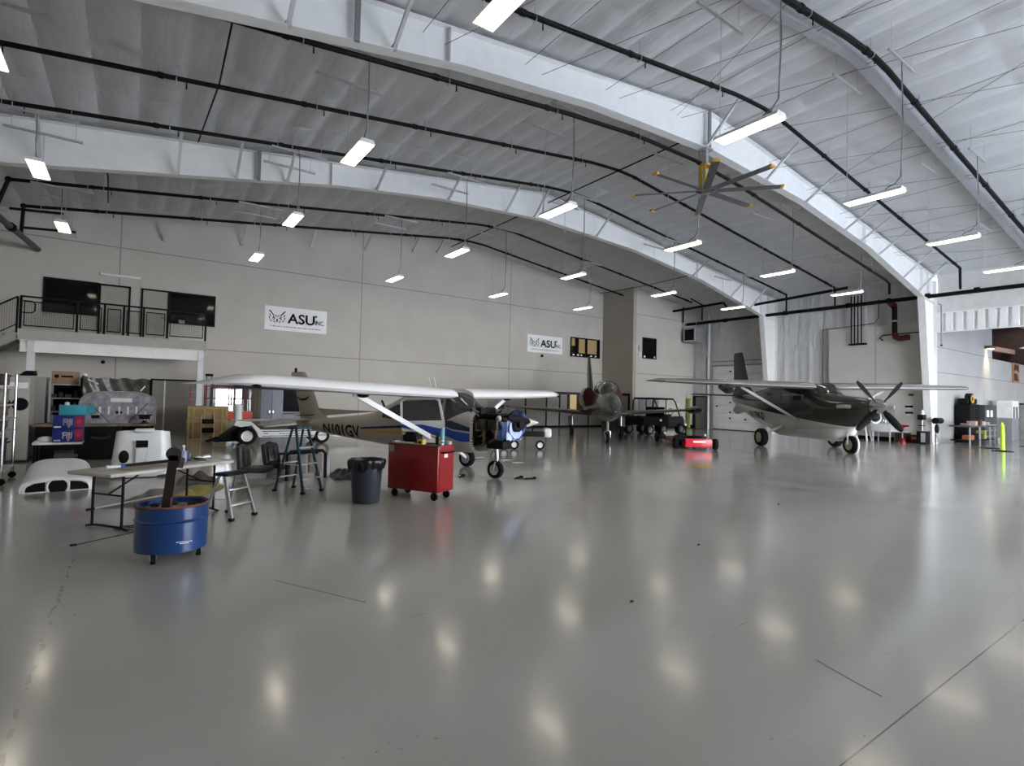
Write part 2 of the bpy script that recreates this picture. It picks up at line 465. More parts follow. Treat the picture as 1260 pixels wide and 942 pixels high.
frame(10.0, 'large white tapered steel roof frame nearest the camera, beside the ceiling fan', [2.0, 3.95, 13.95, 17.3, 19.96, 23.1, 24.5, 26.2, 28.9, 30.7], (3.2, 14.06))
frame(18.2, 'white tapered steel roof frame farther back, midway to the rear wall', [-2.13, .84, 2.34, 3.8, 6.74, 9.58, 12.24, 13.7, 17.3, 24.5, 28, 30], (2.95,))
t = thing('purlin_beam', 'pale slim roof beam running beside the sprinkler pipe nearest the camera', 'roof beam', (0, 5.75, 0))
m = MB(); rs = []
for x in (8, 14.2, 14.8, 33): rs.append([(x, .14, ZR(x) - .30), (x, .34, ZR(x) - .30), (x, .34, ZR(x) + .02), (x, .14, ZR(x) + .02)])
m.rings(rs).build('flange', mat('beam_grey', (.34, .34, .35), .5), t)
# purlin struts fixed to the rear wall
for i, x in enumerate([-2.04, .85, 3.82, 6.83, 9.56, 12.2, 13.67]):
    nm = ['first', 'second', 'third', 'fourth', 'fifth', 'sixth', 'seventh'][i]
    t = thing('wall_brace', 'short galvanised brace at the top of the rear wall, %s from the left' % nm, 'brace', (x, 0, 0), 0, 'braces along the top of the rear wall')
    z0 = 7.75 + .1375 * (x + 2.04) - .03
    MB().bar((0, 26.93, z0), (0, 26.1, ZR(x) - .1), .08, .08).build('bar', mat('brace_white', (.6, .6, .6), .45), t)
    MB().box(-.07, .07, 26.9, 27.0, z0 - .06, z0 + .06).build('bracket', M_galv, t)
# cross-bracing cables right of the near frame
t = thing('brace_cables', 'thin dark bracing cables strung under the roof, fanning out from the near frame', 'cables')
for k in range(11):
    x = 4.55 + 2.58 * k
    MB().tube([(x, 9.9, ZR(x) - .35), (x + .1, 1.8, ZR(x) - .15)], .006, 5).build('cable', mat('cable_grey', (.03, .03, .03), .5), t)
    if x + 4.2 < 32: MB().tube([(x + .5, 9.9, ZR(x) - .4), (x + 4.2, 1.8, ZR(x + 4.2) - .15)], .006, 5).build('cable', mat('cable_grey', (.03, .03, .03), .5), t)
    if k in (3, 6, 9): MB().tube([(x + .3, 9.9, ZR(x) - .4), (x - 3.4, 1.8, ZR(x - 3.4) - .15)], .006, 5).build('cable', mat('cable_grey', (.03, .03, .03), .5), t)
# ------------------------------------------------------------ sprinkler pipes
def pipe(Yp, label, pts, r=.055, down=None, n=6.0):
    t = thing('sprinkler_pipe', label, 'sprinkler pipe', (0, Yp, 0), 0, 'black sprinkler pipes under the roof')
    P = [(x, 0, z) for x, z in pts]
    if down: P += [(x + .0, y, z) for x, y, z in down]
    MB().tube(P, r, 8).build('pipe', M_pipe, t)
    x = pts[0][0] + 2
    while x < pts[-1][0]:
        for (a, za), (b, z2) in zip(pts, pts[1:]):
            if a <= x <= b: z = za + (z2 - za) * (x - a) / (b - a)
        MB().cyl((x - .06, 0, z), (x + .06, 0, z), r + .014, n=10).build('coupling', M_pipe, t)
        MB().cyl((x + .5, 0, z), (x + .5, 0, z - .14), .012, .018, n=6).build('sprinkler_head', M_pipe, t)
        MB().cyl((x + .3, 0, z), (x + .3, 0, ZR(x + .3) + .02), .012, n=5).torus((x + .3, 0, z), r + .01, .012, 'X', 12, 5).build('hanger', M_galv, t)
        x += 3.05
    return t
def rp(x0, x1, zoff, xr=14.1):
    return [(x0, ZR(x0) - zoff), (13.2, ZR(13.2) - zoff - .02), (13.9, ZR(13.9) - zoff - .06), (14.6, ZR(14.6) - zoff - .09), (15.4, ZR(15.4) - zoff - .02), (x1, ZR(x1) - zoff)]
t = pipe(24.95, 'black sprinkler pipe closest to the rear wall', rp(-3.32, 26.4, .42), down=None)
MB().tube([(-3.32, 0, ZR(-3.32) - .42), (-3.35, 0, 7.0)], .055, 8).ball((-3.32, 0, ZR(-3.32) - .42), .09, 8, 6).build('drop', M_pipe, t)
t = pipe(22.08, 'black sprinkler pipe between the rear wall and the farther white frame', rp(-3.31, 29.8, .42))
MB().tube([(-3.31, 0, ZR(-3.31) - .42), (-3.6, 0, 6.95)], .055, 8).ball((-3.31, 0, ZR(-3.31) - .42), .09, 8, 6).build('drop', M_pipe, t)
pipe(16.72, 'black sprinkler pipe just in front of the farther white frame', rp(-4.8, 31.5, .28))
pipe(14.15, 'black sprinkler pipe midway between the two white frames', rp(-4.8, 31.8, .2))
t = pipe(10.35, 'black sprinkler pipe tucked along the underside of the nearest white frame', [(-3, 7.75), (2.7, 8.33), (8.65, 9.02), (11.4, 9.25), (14.1, 9.27), (16.8, 9.03), (28.1, 7.62)])
MB().tube([(28.1, 0, 7.62), (28.6, 0, 7.5), (28.6, 0, 7.0)], .055, 8).build('drop', M_pipe, t)
t = pipe(8.44, 'black sprinkler pipe just right of the nearest white frame', rp(4, 31.2, .33))
MB().tube([(31.2, 0, ZR(31.2) - .33), (31.25, 0, 7.35)], .055, 8).build('drop', M_pipe, t)
pipe(5.6, 'thick black sprinkler pipe at the top right of the picture', rp(6, 32.5, .30), .07)
t = thing('sprinkler_main', 'long horizontal black sprinkler main along the right-hand wall', 'pipe')
MB().tube([(31.9, 24.1, 7.3), (31.9, -6, 7.2)], .10, 12).build('pipe', M_pipe, t)
for y in (21, 17, 13.5, 9.9, 8, 6, 4):
    MB().cyl((31.9, y - .1, 7.28), (31.9, y + .1, 7.28), .135, n=12).build('coupling', M_pipe, t)
for y, x in ((8.44, 31.25), (14.15, 31.8), (16.72, 31.5)):
    MB().tube([(x, y, 7.3), (x, y, ZR(x) - .3)], .05, 8).build('riser', M_pipe, t)
t = thing('riser_pipe', 'black pipe drop with dark red elbows in front of the concrete side wall', 'pipe', (32.2, 11.45, 0))
MB().tube([(-.3, .15, 7.28), (.1, .12, 7.15), (.1, 0, 7.0)], .16, 12).build('upper_elbow', M_redp, t, label='dark red upper elbow')
MB().tube([(.1, 0, 7.0), (.1, 0, 5.55)], .12, 12).build('pipe', M_pipe, t)
MB().cyl((.1, 0, 6.2), (.1, 0, 6.28), .14, n=12).build('clamp', M_galv, t)
MB().tube([(.1, 0, 5.6), (.1, -.05, 5.4), (.1, -.2, 5.32), (.1, -.65, 5.35)], .15, 12).build('lower_elbow', M_redp, t, label='dark red lower elbow')
t = thing('conduit_bundle', 'bundle of thin black conduits dropping in front of the side wall insulation', 'conduits', (32.55, 13.4, 0))
for i in range(4): MB().tube([(0, -.28 + i * .17, 7.9), (0, -.28 + i * .17, 5.25)], .03, 6).build('conduit', M_pipe, t)
B(-.05, .17, -.5, .35, 5.15, 5.24).build('tray', M_pipe, t)
t = thing('conduit', 'thin black conduit bent along the insulation above the propeller aircraft', 'conduit')
MB().tube([(32.9, 15.3, 1), (32.9, 15.3, 6.2), (32.85, 12.6, 6.3), (32.85, 12.4, 6.6), (32.85, 12.4, 7.6)], .02, 6).build('tube', M_pipe, t)
t = thing('conduit', 'thin dark line with a hooked end crossing the side wall under the elbow', 'conduit')
MB().tube([(32.6, 12.1, 5.3), (32.6, 12.25, 5.45), (32.6, 12.1, 5.58), (32.6, 10.1, 5.62)], .03, 6).build('tube', M_pipe, t)
# left corner diagonal main
t = thing('drain_pipe', 'thick grey-brown pipe slanting down to the rear wall at the far left', 'pipe')
MB().tube([(-3.12, 26.95, 7.0), (-3.5, 23.4, 7.0), (-3.8, 20, 7.0), (-4.2, 14, 7.0)], .1, 10).build('pipe', mat('grey_pipe', (.10, .095, .09), .5), t)
MB().cyl((-3.44, 23.9, 7.0), (-3.46, 23.7, 7.0), .14, n=12).build('coupling', M_pipe, t)
for (x0, y, z, x1, lab) in ((-3.6, 24.4, 7.75, -2.2, 'upper'), (-3.4, 25.2, 7.35, -1.9, 'lower')):
    t = thing('pipe_stub', 'short black pipe stub in the left roof corner, the %s of two' % lab, 'pipe')
    MB().tube([(x0, y, z), (x1, y, z + .12)], .045, 8).build('pipe', M_pipe, t)
    MB().cyl((x0 + .8, y, z + .07), (x0 + .8, y, ZR(x0)), .01, n=5).build('hanger', M_galv, t)
t = thing('gas_line', 'dark line running along the roof ridge across the bays', 'pipe')
MB().tube([(14.5, 10.3, 10.32), (14.5, 26.9, 10.32)], .025, 6).build('pipe', M_pipe, t)
for k, (x, ya, yb_, lab) in enumerate(((-1.0, 18.5, 25, 'far left'), (1.3, 10.3, 18, 'left'), (26.2, 18.5, 26.9, 'right'))):
    t = thing('roof_conduit', 'thin dark conduit crossing the roof fabric on the %s' % lab, 'conduit')
    MB().tube([(x, ya, ZR(x) - .05), (x + .1, (ya + yb_) / 2, ZR(x) - .12), (x, yb_, ZR(x) - .05)], .02, 6).build('tube', M_pipe, t)
t = thing('hanger_rack', 'black pipe rack with a stepped bend under the roof by the right-hand corner', 'pipe')
MB().tube([(30.6, 25.5, 8.1), (30.6, 20.3, 8.2), (30.6, 19.9, 7.7), (30.6, 19.0, 7.75), (30.6, 13, 8.0)], .08, 8).build('pipe', M_pipe, t)
for y in (24, 17): MB().cyl((30.6, y, 8.15), (30.6, y, ZR(30.6)), .015, n=5).build('hanger', M_galv, t)

# ------------------------------------------------------------ hanging lights
M_lens = mat('light_lens', (.9, .88, .8), .4, emit=(1., .89, .70), es=9)
rows = [('in the row nearest the rear wall', 22.2, [-2.0, 3.65, 9.2, 14.65, 20.3]),
        ('in the second row from the rear wall', 16.75, [-2.0, 3.7, 9.25, 14.75, 20.45, 26.1]),
        ('in the row between the two white frames', 11.25, [-2.0, 3.73, 9.3, 14.65, 20.5, 26.4]),
        ('in the row nearest the camera', 5.68, [3.8, 9.3, 14.75, 20.35, 26.0]),
        ('in the row just behind the camera', .1, [3.8, 9.3, 14.75, 20.35, 26.0]),
        ('in the row beside the open hangar doorway', -5.4, [-2.0, 3.8, 9.3, 14.75, 20.35, 26.0])]
ordw = ['first', 'second', 'third', 'fourth', 'fifth', 'sixth']
lamp0 = None
def make_lamp():
    t = thing('hanging_light', '', 'hanging light')
    h = MB(); h.prism([(-.17, .0), (.17, .0), (.12, .085), (-.12, .085)], -.64, .64, 'Y')
    # a tray open below: thin lip around the lens
    h.build('housing', M_wht, t)
    B(-.15, .15, -.61, .61, -.012, -.001).build('lens', M_lens, t)
    m = MB()
    for k in range(9): m.box(-.15, .15, -.6 + k * .15 - .004, -.6 + k * .15 + .004, -.02, -.012)
    m.box(-.004, .004, -.61, .61, -.02, -.012)
    m.build('louvre', M_wht, t)
    return t
def lamp_fit(t, x, y):
    zc = ZR(x) - 6.87
    zs = zc - .7
    for s in (-1, 1):
        MB().cyl((0, s * .6, .08), (0, s * .6, zs), .008, n=5).build('suspension_cable', M_galv, t)
        o = B(-.75, .75, s * .6 - .03, s * .6 + .03, zs, zs + .05); o.build('strut_channel', M_galv, t)
        for xx in (-.6, .6): MB().cyl((xx, s * .6, zs), (xx, s * .6, ZR(x + xx) - 6.87 + .03), .006, n=5).build('strut_rod', M_galv, t)
    m = MB().tube([(0, -.2, .08), (.02, -.3, .18), (0, -.45, .2), (0, -.58, .35), (.01, -.62, zs * .6), (0, -.6, zs)], .014, 6)
    m.build('power_cord', mat('grey_cord', (.2, .2, .2), .6), t)
for rn, y, xsx in rows:
    for i, x in enumerate(xsx):
        if lamp0 is None: lamp0 = t = make_lamp()
        else:
            t = lamp0.copy(); C.objects.link(t)
            for ch in LC:
                c = ch.copy(); C.objects.link(c); c.parent = t
        if t is lamp0: LC = list(t.children)
        t.location = (x, y, 6.87)
        t['label'] = 'hanging fluorescent light, %s from the left %s' % (ordw[i], rn)
        t['group'] = 'hanging fluorescent lights'
        lamp_fit(t, x, y)

# ------------------------------------------------------------ big ceiling fan
t = thing('ceiling_fan', 'huge eight-bladed ceiling fan with yellow motor housing and blade tips', 'ceiling fan', (14.03, 9.95, 8.15))
m = MB(); m.box(-.18, .18, -.14, .14, 1.28, 1.33); m.box(-.05, .05, -.05, .05, .85, 1.3); m.box(-.13, .13, -.1, .1, .82, .87)
m.build('mounting_bracket', M_galv, t)
m = MB()
for a in range(4):
    c, s = math.cos(a * PI / 2 + .4), math.sin(a * PI / 2 + .4)
    m.bar((.13 * c, .13 * s, .15), (.16 * c, .16 * s, .82), .07, .03)
m.box(-.15, .15, -.15, .15, .78, .83, .01)
m.build('motor_frame', mat('fan_yellow', (.72, .42, .05), .45), t)
MB().cyl((0, 0, .12), (0, 0, .7), .085, n=16).build('motor', M_galv, t)
MB().lathe([(.001, -.03), (.16, -.04), (.28, 0), (.28, .06), (.16, .1), (.001, .12)], n=28).build('hub', M_chr, t)
for k in range(8):
    a = R_(45 * k - 3); mt = Matrix.Rotation(a, 4, 'Z')
    b = MB(); rs = []
    for rr in (.25, 1.0, 1.8, 2.12):
        rs.append([(rr, -.10, .045), (rr, 0, .06), (rr, .11, .005), (rr, 0, .022)])
    b.rings(rs); b._xf(b.bm.verts, mt)
    o = b.build('blade', mat('fan_blade', (.16, .16, .165), .4, .4), t)
    b = MB(); b.box(2.10, 2.19, -.09, .10, 0, .07, .015); b._xf(b.bm.verts, mt)
    b.build('blade_tip', mat('fan_yellow', (.72, .42, .05)), o, label='yellow blade tip')

# ------------------------------------------------------------ mezzanine, railing, stair
t = thing('mezzanine', 'grey mezzanine landing on white steel posts at the left of the rear wall', 'mezzanine', (0, 0, 0))
B(-3.32, 2.38, 24.98, 26.98, 3.42, 3.80).build('deck', mat('mezz_fascia', (.42, .41, .38), .6), t)
m = MB(); m.box(-3.25, 2.3, 25.06, 25.08, 3.02, 3.42); m.box(-3.25, 2.3, 24.97, 25.17, 3.38, 3.42); m.box(-3.25, 2.3, 24.97, 25.17, 3.0, 3.03)
m.build('beam', M_wst, t)
for x in (2.2, -2.95):
    m = MB(); m.box(x - .1, x + .1, 24.98, 25.0, 0, 3.0); m.box(x - .1, x + .1, 25.16, 25.18, 0, 3.0); m.box(x - .01, x + .01, 25.0, 25.16, 0, 3.0); m.box(x - .14, x + .14, 24.95, 25.2, 0, .02)
    m.box(x - .1, x + .1, 24.97, 25.18, 3.0, 3.4)
    m.build('post', mat('white_post', (.72, .76, .80), .45), t)
t = thing('railing', 'black metal railing with mesh panels along the mezzanine edge', 'railing', (0, 25.05, 3.8))
m = MB(); m.box(-3.3, 2.36, -.03, .03, 1.1, 1.16); m.build('top_rail', M_blk, t)
posts = [-3.27, -1.74, -.95, -.37, .25, 1.02, 2.33]
for x in posts: B(x - .035, x + .035, -.035, .035, 0, 1.1).build('post', M_blk, t)
for a, b in zip(posts, posts[1:]):
    m = MB(); m.box(a + .08, b - .08, -.015, .015, .1, .14); m.box(a + .08, b - .08, -.015, .015, .94, .98)
    m.box(a + .08, a + .11, -.015, .015, .1, .98); m.box(b - .11, b - .08, -.015, .015, .1, .98)
    m.build('panel_frame', M_blk, t)
    n = int((b - a - .2) / .06); m = MB()
    for i in range(1, n): m.box(a + .1 + i * .06 - .003, a + .1 + i * .06 + .003, -.004, .004, .14, .94)
    for i in range(1, 13): m.box(a + .1, b - .1, -.004, .004, .14 + i * .0615, .146 + i * .0615)
    m.build('mesh_panel', mat('mesh_grey', (.04, .038, .036), .6), t)
m = MB(); m.tube([(-3.27, 0, .98), (-2.98, 0, .98), (-2.9, 0, .9), (-2.9, 0, .65), (-2.98, 0, .57), (-3.27, 0, .57)], .022, 6); m.build('return_loop', M_blk, t)
# stair flight down to the left
t = thing('staircase', 'stair flight with black railing dropping away at the far left edge', 'staircase', (-3.35, 25.6, 0))
m = MB(); m.prism([(0, 3.75), (0, 3.4), (-4.9, 0), (-4.9, .35)], -.6, -.56, 'Y'); m.build('stringer', mat('stair_grey', (.33, .32, .30), .6), t)
m = MB(); m.prism([(0, 3.75), (0, 3.4), (-4.9, 0), (-4.9, .35)], .6, .64, 'Y'); m.build('stringer', mat('stair_grey', (.33, .32, .30)), t)
for i in range(12):
    B(-.38 * (i + 1), -.38 * i, -.58, .6, 3.55 - .28 * i, 3.59 - .28 * i).build('tread', mat('stair_grey', (.33, .32, .30)), t)
m = MB(); m.bar((0, -.58, 4.9), (-4.6, -.58, 1.6), .05, .05); m.bar((0, -.58, 3.95), (-4.6, -.58, .65), .03, .03)
for i in range(4): m.box(-1.3 * i - .03, -1.3 * i + .03, -.61, -.55, 3.75 - .93 * i - .1, 4.9 - .93 * i)
for i in range(70): m.box(-.065 * i - .003, -.065 * i + .003, -.585, -.575, 3.95 - .0466 * i, 4.85 - .0466 * i)
m.build('handrail', M_blk, t)

# ------------------------------------------------------------ doors and windows of the rear wall
def framed_window(name, x0, x1, z0, z1, y, m_glass, mull=(), fw=.06, kind='structure', label=None, cat='window'):
    t = bpy.data.objects.new(name, None); C.objects.link(t); t.location = (0, y, 0)
    if kind: t['kind'] = kind
    m = MB(); m.box(x0, x1, -.05, .0, z1 - fw, z1); m.box(x0, x1, -.05, .0, z0, z0 + fw); m.box(x0, x0 + fw, -.05, .0, z0, z1); m.box(x1 - fw, x1, -.05, .0, z0, z1)
    for x in mull: m.box(x - fw / 2, x + fw / 2, -.05, 0, z0, z1)
    m.build('window_frame', M_blk, t)
    B(x0 + .02, x1 - .02, -.025, -.012, z0 + .02, z1 - .02).build('pane', m_glass, t)
    return t
M_door = mat('door_beige', (.36, .345, .31), .55)
def door(name, x0, x1, z0, z1, y, m=None, fw=.07):
    t = bpy.data.objects.new(name, None); C.objects.link(t); t.location = (0, y, 0); t['kind'] = 'structure'
    m_ = MB(); m_.box(x0, x1, -.06, .0, z1 - fw, z1); m_.box(x0, x0 + fw, -.06, 0, z0, z1); m_.box(x1 - fw, x1, -.06, 0, z0, z1)
    m_.build('door_frame', M_blk, t)
    B(x0 + fw, x1 - fw, -.03, -.005, z0 + .01, z1 - fw).build('door_leaf', m or M_door, t)
    MB().cyl((x1 - .15, -.03, z0 + 1.0), (x1 - .15, -.09, z0 + 1.0), .02, n=8).box(x1 - .27, x1 - .13, -.1, -.08, z0 + .985, z0 + 1.015).build('door_handle', M_chr, t)
    return t
framed_window('window_1', -2.92, -1.22, 4.66, 6.0, 26.99, M_glsdk)
framed_window('window_2', 1.13, 2.86, 4.62, 5.98, 26.99, M_glsdk)
door('door_1', -1.24, -.2, 3.8, 5.98, 26.99)
door('door_2', .15, 1.15, 3.8, 5.98, 26.99)
# small grey paper note at window 2
t = tag(B(1.5, 1.72, 26.93, 26.955, 4.66, 4.8).build('paper_note', mat('grey_paper', (.3, .29, .28), .8)), 'small grey notice in the corner of the right mezzanine window', 'notice')
door('door_3', .6, 2.42, 0, 2.26, 26.99, mat('door_taupe', (.27, .255, .23), .5))
struct('trim_4', B(.60 + .48, .60 + .53, 26.95, 26.985, .02, 2.2), M_wht)
# bright frosted door
t = bpy.data.objects.new('door_4', None); C.objects.link(t); t.location = (0, 26.99, 0); t['kind'] = 'structure'
m = MB(); m.box(2.8, 2.9, -.05, .06, 0, 2.1); m.box(4.18, 4.3, -.05, .06, 0, 2.1); m.box(2.8, 4.3, -.05, .06, 1.98, 2.08); m.build('door_frame', M_blk, t)
m = MB(); m.box(2.92, 4.16, .1, .14, 1.9, 2.0); m.box(2.92, 4.16, .1, .14, 0, .12); m.box(2.92, 3.02, .1, .14, 0, 2); m.box(3.72, 3.82, .1, .14, 0, 2); m.box(4.06, 4.16, .1, .14, 0, 2)
m.box(2.92, 4.16, .1, .14, 1.2, 1.26)
m.build('door_rail', M_wht, t)
M_frost = mat('frosted_glass', (.8, .88, .95), .35, trans=.9, spec=.3)
B(3.0, 3.75, .115, .125, .1, 1.95).build('pane', M_frost, t)
B(3.8, 4.1, .115, .125, .1, 1.95).build('pane', M_frost, t)
# storefront at the right end of the rear wall
t = bpy.data.objects.new('door_5', None); C.objects.link(t); t.location = (0, 26.99, 0); t['kind'] = 'structure'
m = MB(); m.box(17.2, 26.58, -.12, 0, 2.14, 2.30)
for x in (20.0, 21.65, 22.75, 25.3): m.box(x - .04, x + .04, -.08, 0, .12, 2.14)
m.box(17.2, 26.58, -.06, 0, 0, .12)
m.build('door_frame', M_blk, t)
for a, b in ((17.3, 19.95), (20.05, 21.6), (21.7, 22.7), (22.8, 23.4), (24.9, 25.26), (25.35, 26.55)):
    B(a, b, -.045, -.01, .12, 2.14).build('door_leaf', mat('door_grey', (.40, .385, .36), .5), t)
B(23.4, 24.9, -.04, -.01, .12, .9).build('door_leaf', mat('door_grey', (.4, .385, .36)), t)
m = MB(); m.box(23.4, 23.62, -.07, 0, .9, 2.14); m.box(24.25, 24.9, -.07, 0, .9, 2.14); m.build('mullion', mat('dark_brown_trim', (.05, .04, .03), .5), t)
M_lit = mat('lit_room_window', (.4, .32, .16), .3, emit=(.9, .68, .35), es=.28)
B(23.62, 24.25, -.02, -.005, .9, 2.14).build('pane', M_lit, t, label='yellow lit window pane')
t = bpy.data.objects.new('door_6', None); C.objects.link(t); t.location = (26.59, 0, 0); t['kind'] = 'structure'
m = MB(); m.box(-.1, 0, 24.4, 26.9, 2.14, 2.3); m.box(-.08, 0, 24.4, 24.5, 0, 2.14); m.box(-.08, 0, 25.9, 26, 0, 2.14); m.build('door_frame', M_blk, t)
B(-.05, -.01, 24.5, 25.9, .05, 2.14).build('door_leaf', mat('door_pil', (.30, .285, .25), .5), t)
# upper office windows
M_gold = mat('office_glass', (.2, .16, .08), .1, emit=(.75, .55, .28), es=.13)
t = framed_window('window_3', 23.62, 26.3, 4.68, 5.98, 26.99, M_glsdk, (24.95,), .07)
for a, b, z0, z1 in ((24.35, 24.9, 4.95, 5.9), (25.15, 26.0, 4.95, 5.9), (23.72, 24.0, 5.4, 5.9)):
    B(a, b, -.034, -.027, z0, z1).build('pane', M_gold, t, label='warm lit pane')
m = MB()
for x in (23.9, 24.3, 24.6, 25.5, 25.9): m.box(x - .08, x + .08, -.034, -.027, 4.76, 4.86)
m.build('sill_papers', M_wht, t)
t = framed_window('window_4', 27.47, 28.84, 4.64, 6.05, 24.19, M_glsdk)
m = MB(); m.box(27.6, 27.75, -.04, -.027, 4.72, 4.84); m.box(28.6, 28.72, -.04, -.027, 4.72, 4.84); m.build('sill_papers', M_wht, t)
# small things on the walls
def tagbox(name, label, cat, box, m, bev=.01, **k):
    o = B(*box, bev=bev).build(name, m); return tag(o, label, cat, **k)
tagbox('wall_box', 'small grey electrical box left of the narrow dark window', 'electrical box', (27.08, 27.2, 24.08, 24.2, 5.1, 5.45), M_galv)
tagbox('alarm_strobe', 'small white strobe below the grey box beside the narrow dark window', 'alarm', (27.07, 27.22, 24.08, 24.2, 4.78, 5.02), M_wht)
t = thing('wall_camera', 'small dark camera on the wall under the left end of the far banner', 'camera', (21.2, 26.9, 4.55)); MB().ball((0, 0, 0), .09, 10, 8).box(-.05, .05, 0, .1, -.03, .03).build('body', M_blk, t)
t = thing('wall_camera', 'small dark camera under the mezzanine above the grey bulkhead panel', 'camera', (-1.0, 26.9, 2.85)); MB().ball((0, 0, 0), .07, 10, 8).box(-.05, .05, 0, .1, -.03, .03).build('body', M_blk, t)
t = thing('wall_light', 'long slim unlit tube light above the mezzanine doors', 'wall light', (-.55, 26.92, 6.36)); MB().box(-.66, .66, -.05, .07, -.045, .045, .02).build('body', M_wht, t); B(-.7, -.66, -.05, .07, -.05, .05).build('end_cap', mat('brass', (.4, .3, .12), .4, .8), t)

# ------------------------------------------------------------ banners
def emblem(x, z, s):
    """winged bull-like crest of short strokes"""
    m = MB()
    def st(a, b, w_): m.bar((x + a[0] * s, -.012, z + a[1] * s), (x + b[0] * s, -.012, z + b[1] * s), .004, w_ * s, (0, 0, 1))
    for sg in (-1, 1):
        st((sg * .50, .42), (sg * .30, .20), .07); st((sg * .34, .24), (sg * .20, .08), .06)
        st((sg * .48, .18), (sg * .42, .02), .05); st((sg * .50, .0), (sg * .46, -.14), .05); st((sg * .44, -.2), (sg * .34, -.32), .05)
        st((sg * .26, .02), (sg * .14, -.10), .07); st((sg * .30, -.08), (sg * .2, -.2), .05); st((sg * .12, .14), (sg * .04, .02), .05)
        st((sg * .22, -.28), (sg * .12, -.36), .05)
    st((0, -.12), (0, -.34), .08)
    return m
def banner(x0, x1, z0, z1, y, label, wrinkle):
    W_, Hh = x1 - x0, z1 - z0
    t = thing('banner', label, 'banner', (x0, y, z0), 0, 'white company banners on the rear wall')
    def wr(u, v): return wrinkle * (.012 * math.sin(u * W_ * 9 + v * 3) * (1 - v) + .02 * math.sin((u - v) * 8) * (.5 - abs(u - .5)))
    MB().grid(lambda u, v: (u * W_, -.012 - abs(wr(u, v)), v * Hh), 60, 16).build('sheet', mat('banner_vinyl', (.93, .93, .95), .5, 0, .02), t)
    off = -.045
    f = lambda sx, sz: (lambda u, v: (sx + u, off, sz + v))
    M_ink = mat('black_ink', (.012, .012, .014), .6)
    text_obj('lettering', 'ASU', Hh * .58, M_ink, t, f(W_ * .36, Hh * .34), bold=.014, w=W_ * .43)
    text_obj('lettering', 'INC.', Hh * .26, M_ink, t, f(W_ * .80, Hh * .36), bold=.004, w=W_ * .155)
    MB().ball((W_ * .815, off, Hh * .72), (.045, .006, .055), 10, 8).build('dot', M_ink, t)
    e = emblem(W_ * .19, Hh * .55, Hh * .62); 
    for v in e.bm.verts: v.co.y += off + .012
    e.build('emblem', M_ink, t)
    m = MB(); random.seed(3); u = .09
    while u < .88:
        l = random.choice((.02, .035, .05)); m.box(W_ * u, W_ * (u + l), off - .002, off, Hh * .145, Hh * .185); u += l + .014
    m.build('tagline', mat('grey_ink', (.35, .35, .38), .6), t)
    return t
banner(4.88, 7.71, 4.73, 5.85, 27.0, 'wrinkled white banner with black ASU INC. lettering, the near one beside the mezzanine', 1)
banner(20.08, 22.93, 4.75, 5.86, 27.0, 'smooth white banner with black ASU INC. lettering, the far one beside the lit office window', 0)
# ------------------------------------------------------------ aircraft
AF = [(0, 0), (.02, .035), (.08, .07), (.2, .095), (.35, .1), (.6, .075), (.85, .03), (1, .004), (.85, -.004), (.6, -.015), (.35, -.03), (.15, -.035), (.04, -.025)]
def wing_mb(secs, th=1.0, mb=None):
    """secs: (LE x, y, z, chord, thickness); x forward, LE at larger x"""
    mb = mb or MB(); rs = []
    for (x, y, z, c, k) in secs: rs.append([(x - u * c, y, z + v * c * k) for u, v in AF])
    return mb.rings(rs)
def fin_mb(secs):
    """vertical surface: (LE x, z, chord, half thickness, y)"""
    m = MB(); rs = []
    for (x, z, c, t, y) in secs:
        rs.append([(x - u * c, y + (v - .02) * t * 12, z) for u, v in [(0, .02), (.05, .06), (.3, .1), (.7, .07), (1, .025), (1, .015), (.7, -.03), (.3, -.06), (.05, -.02)]])
    return m.rings(rs)
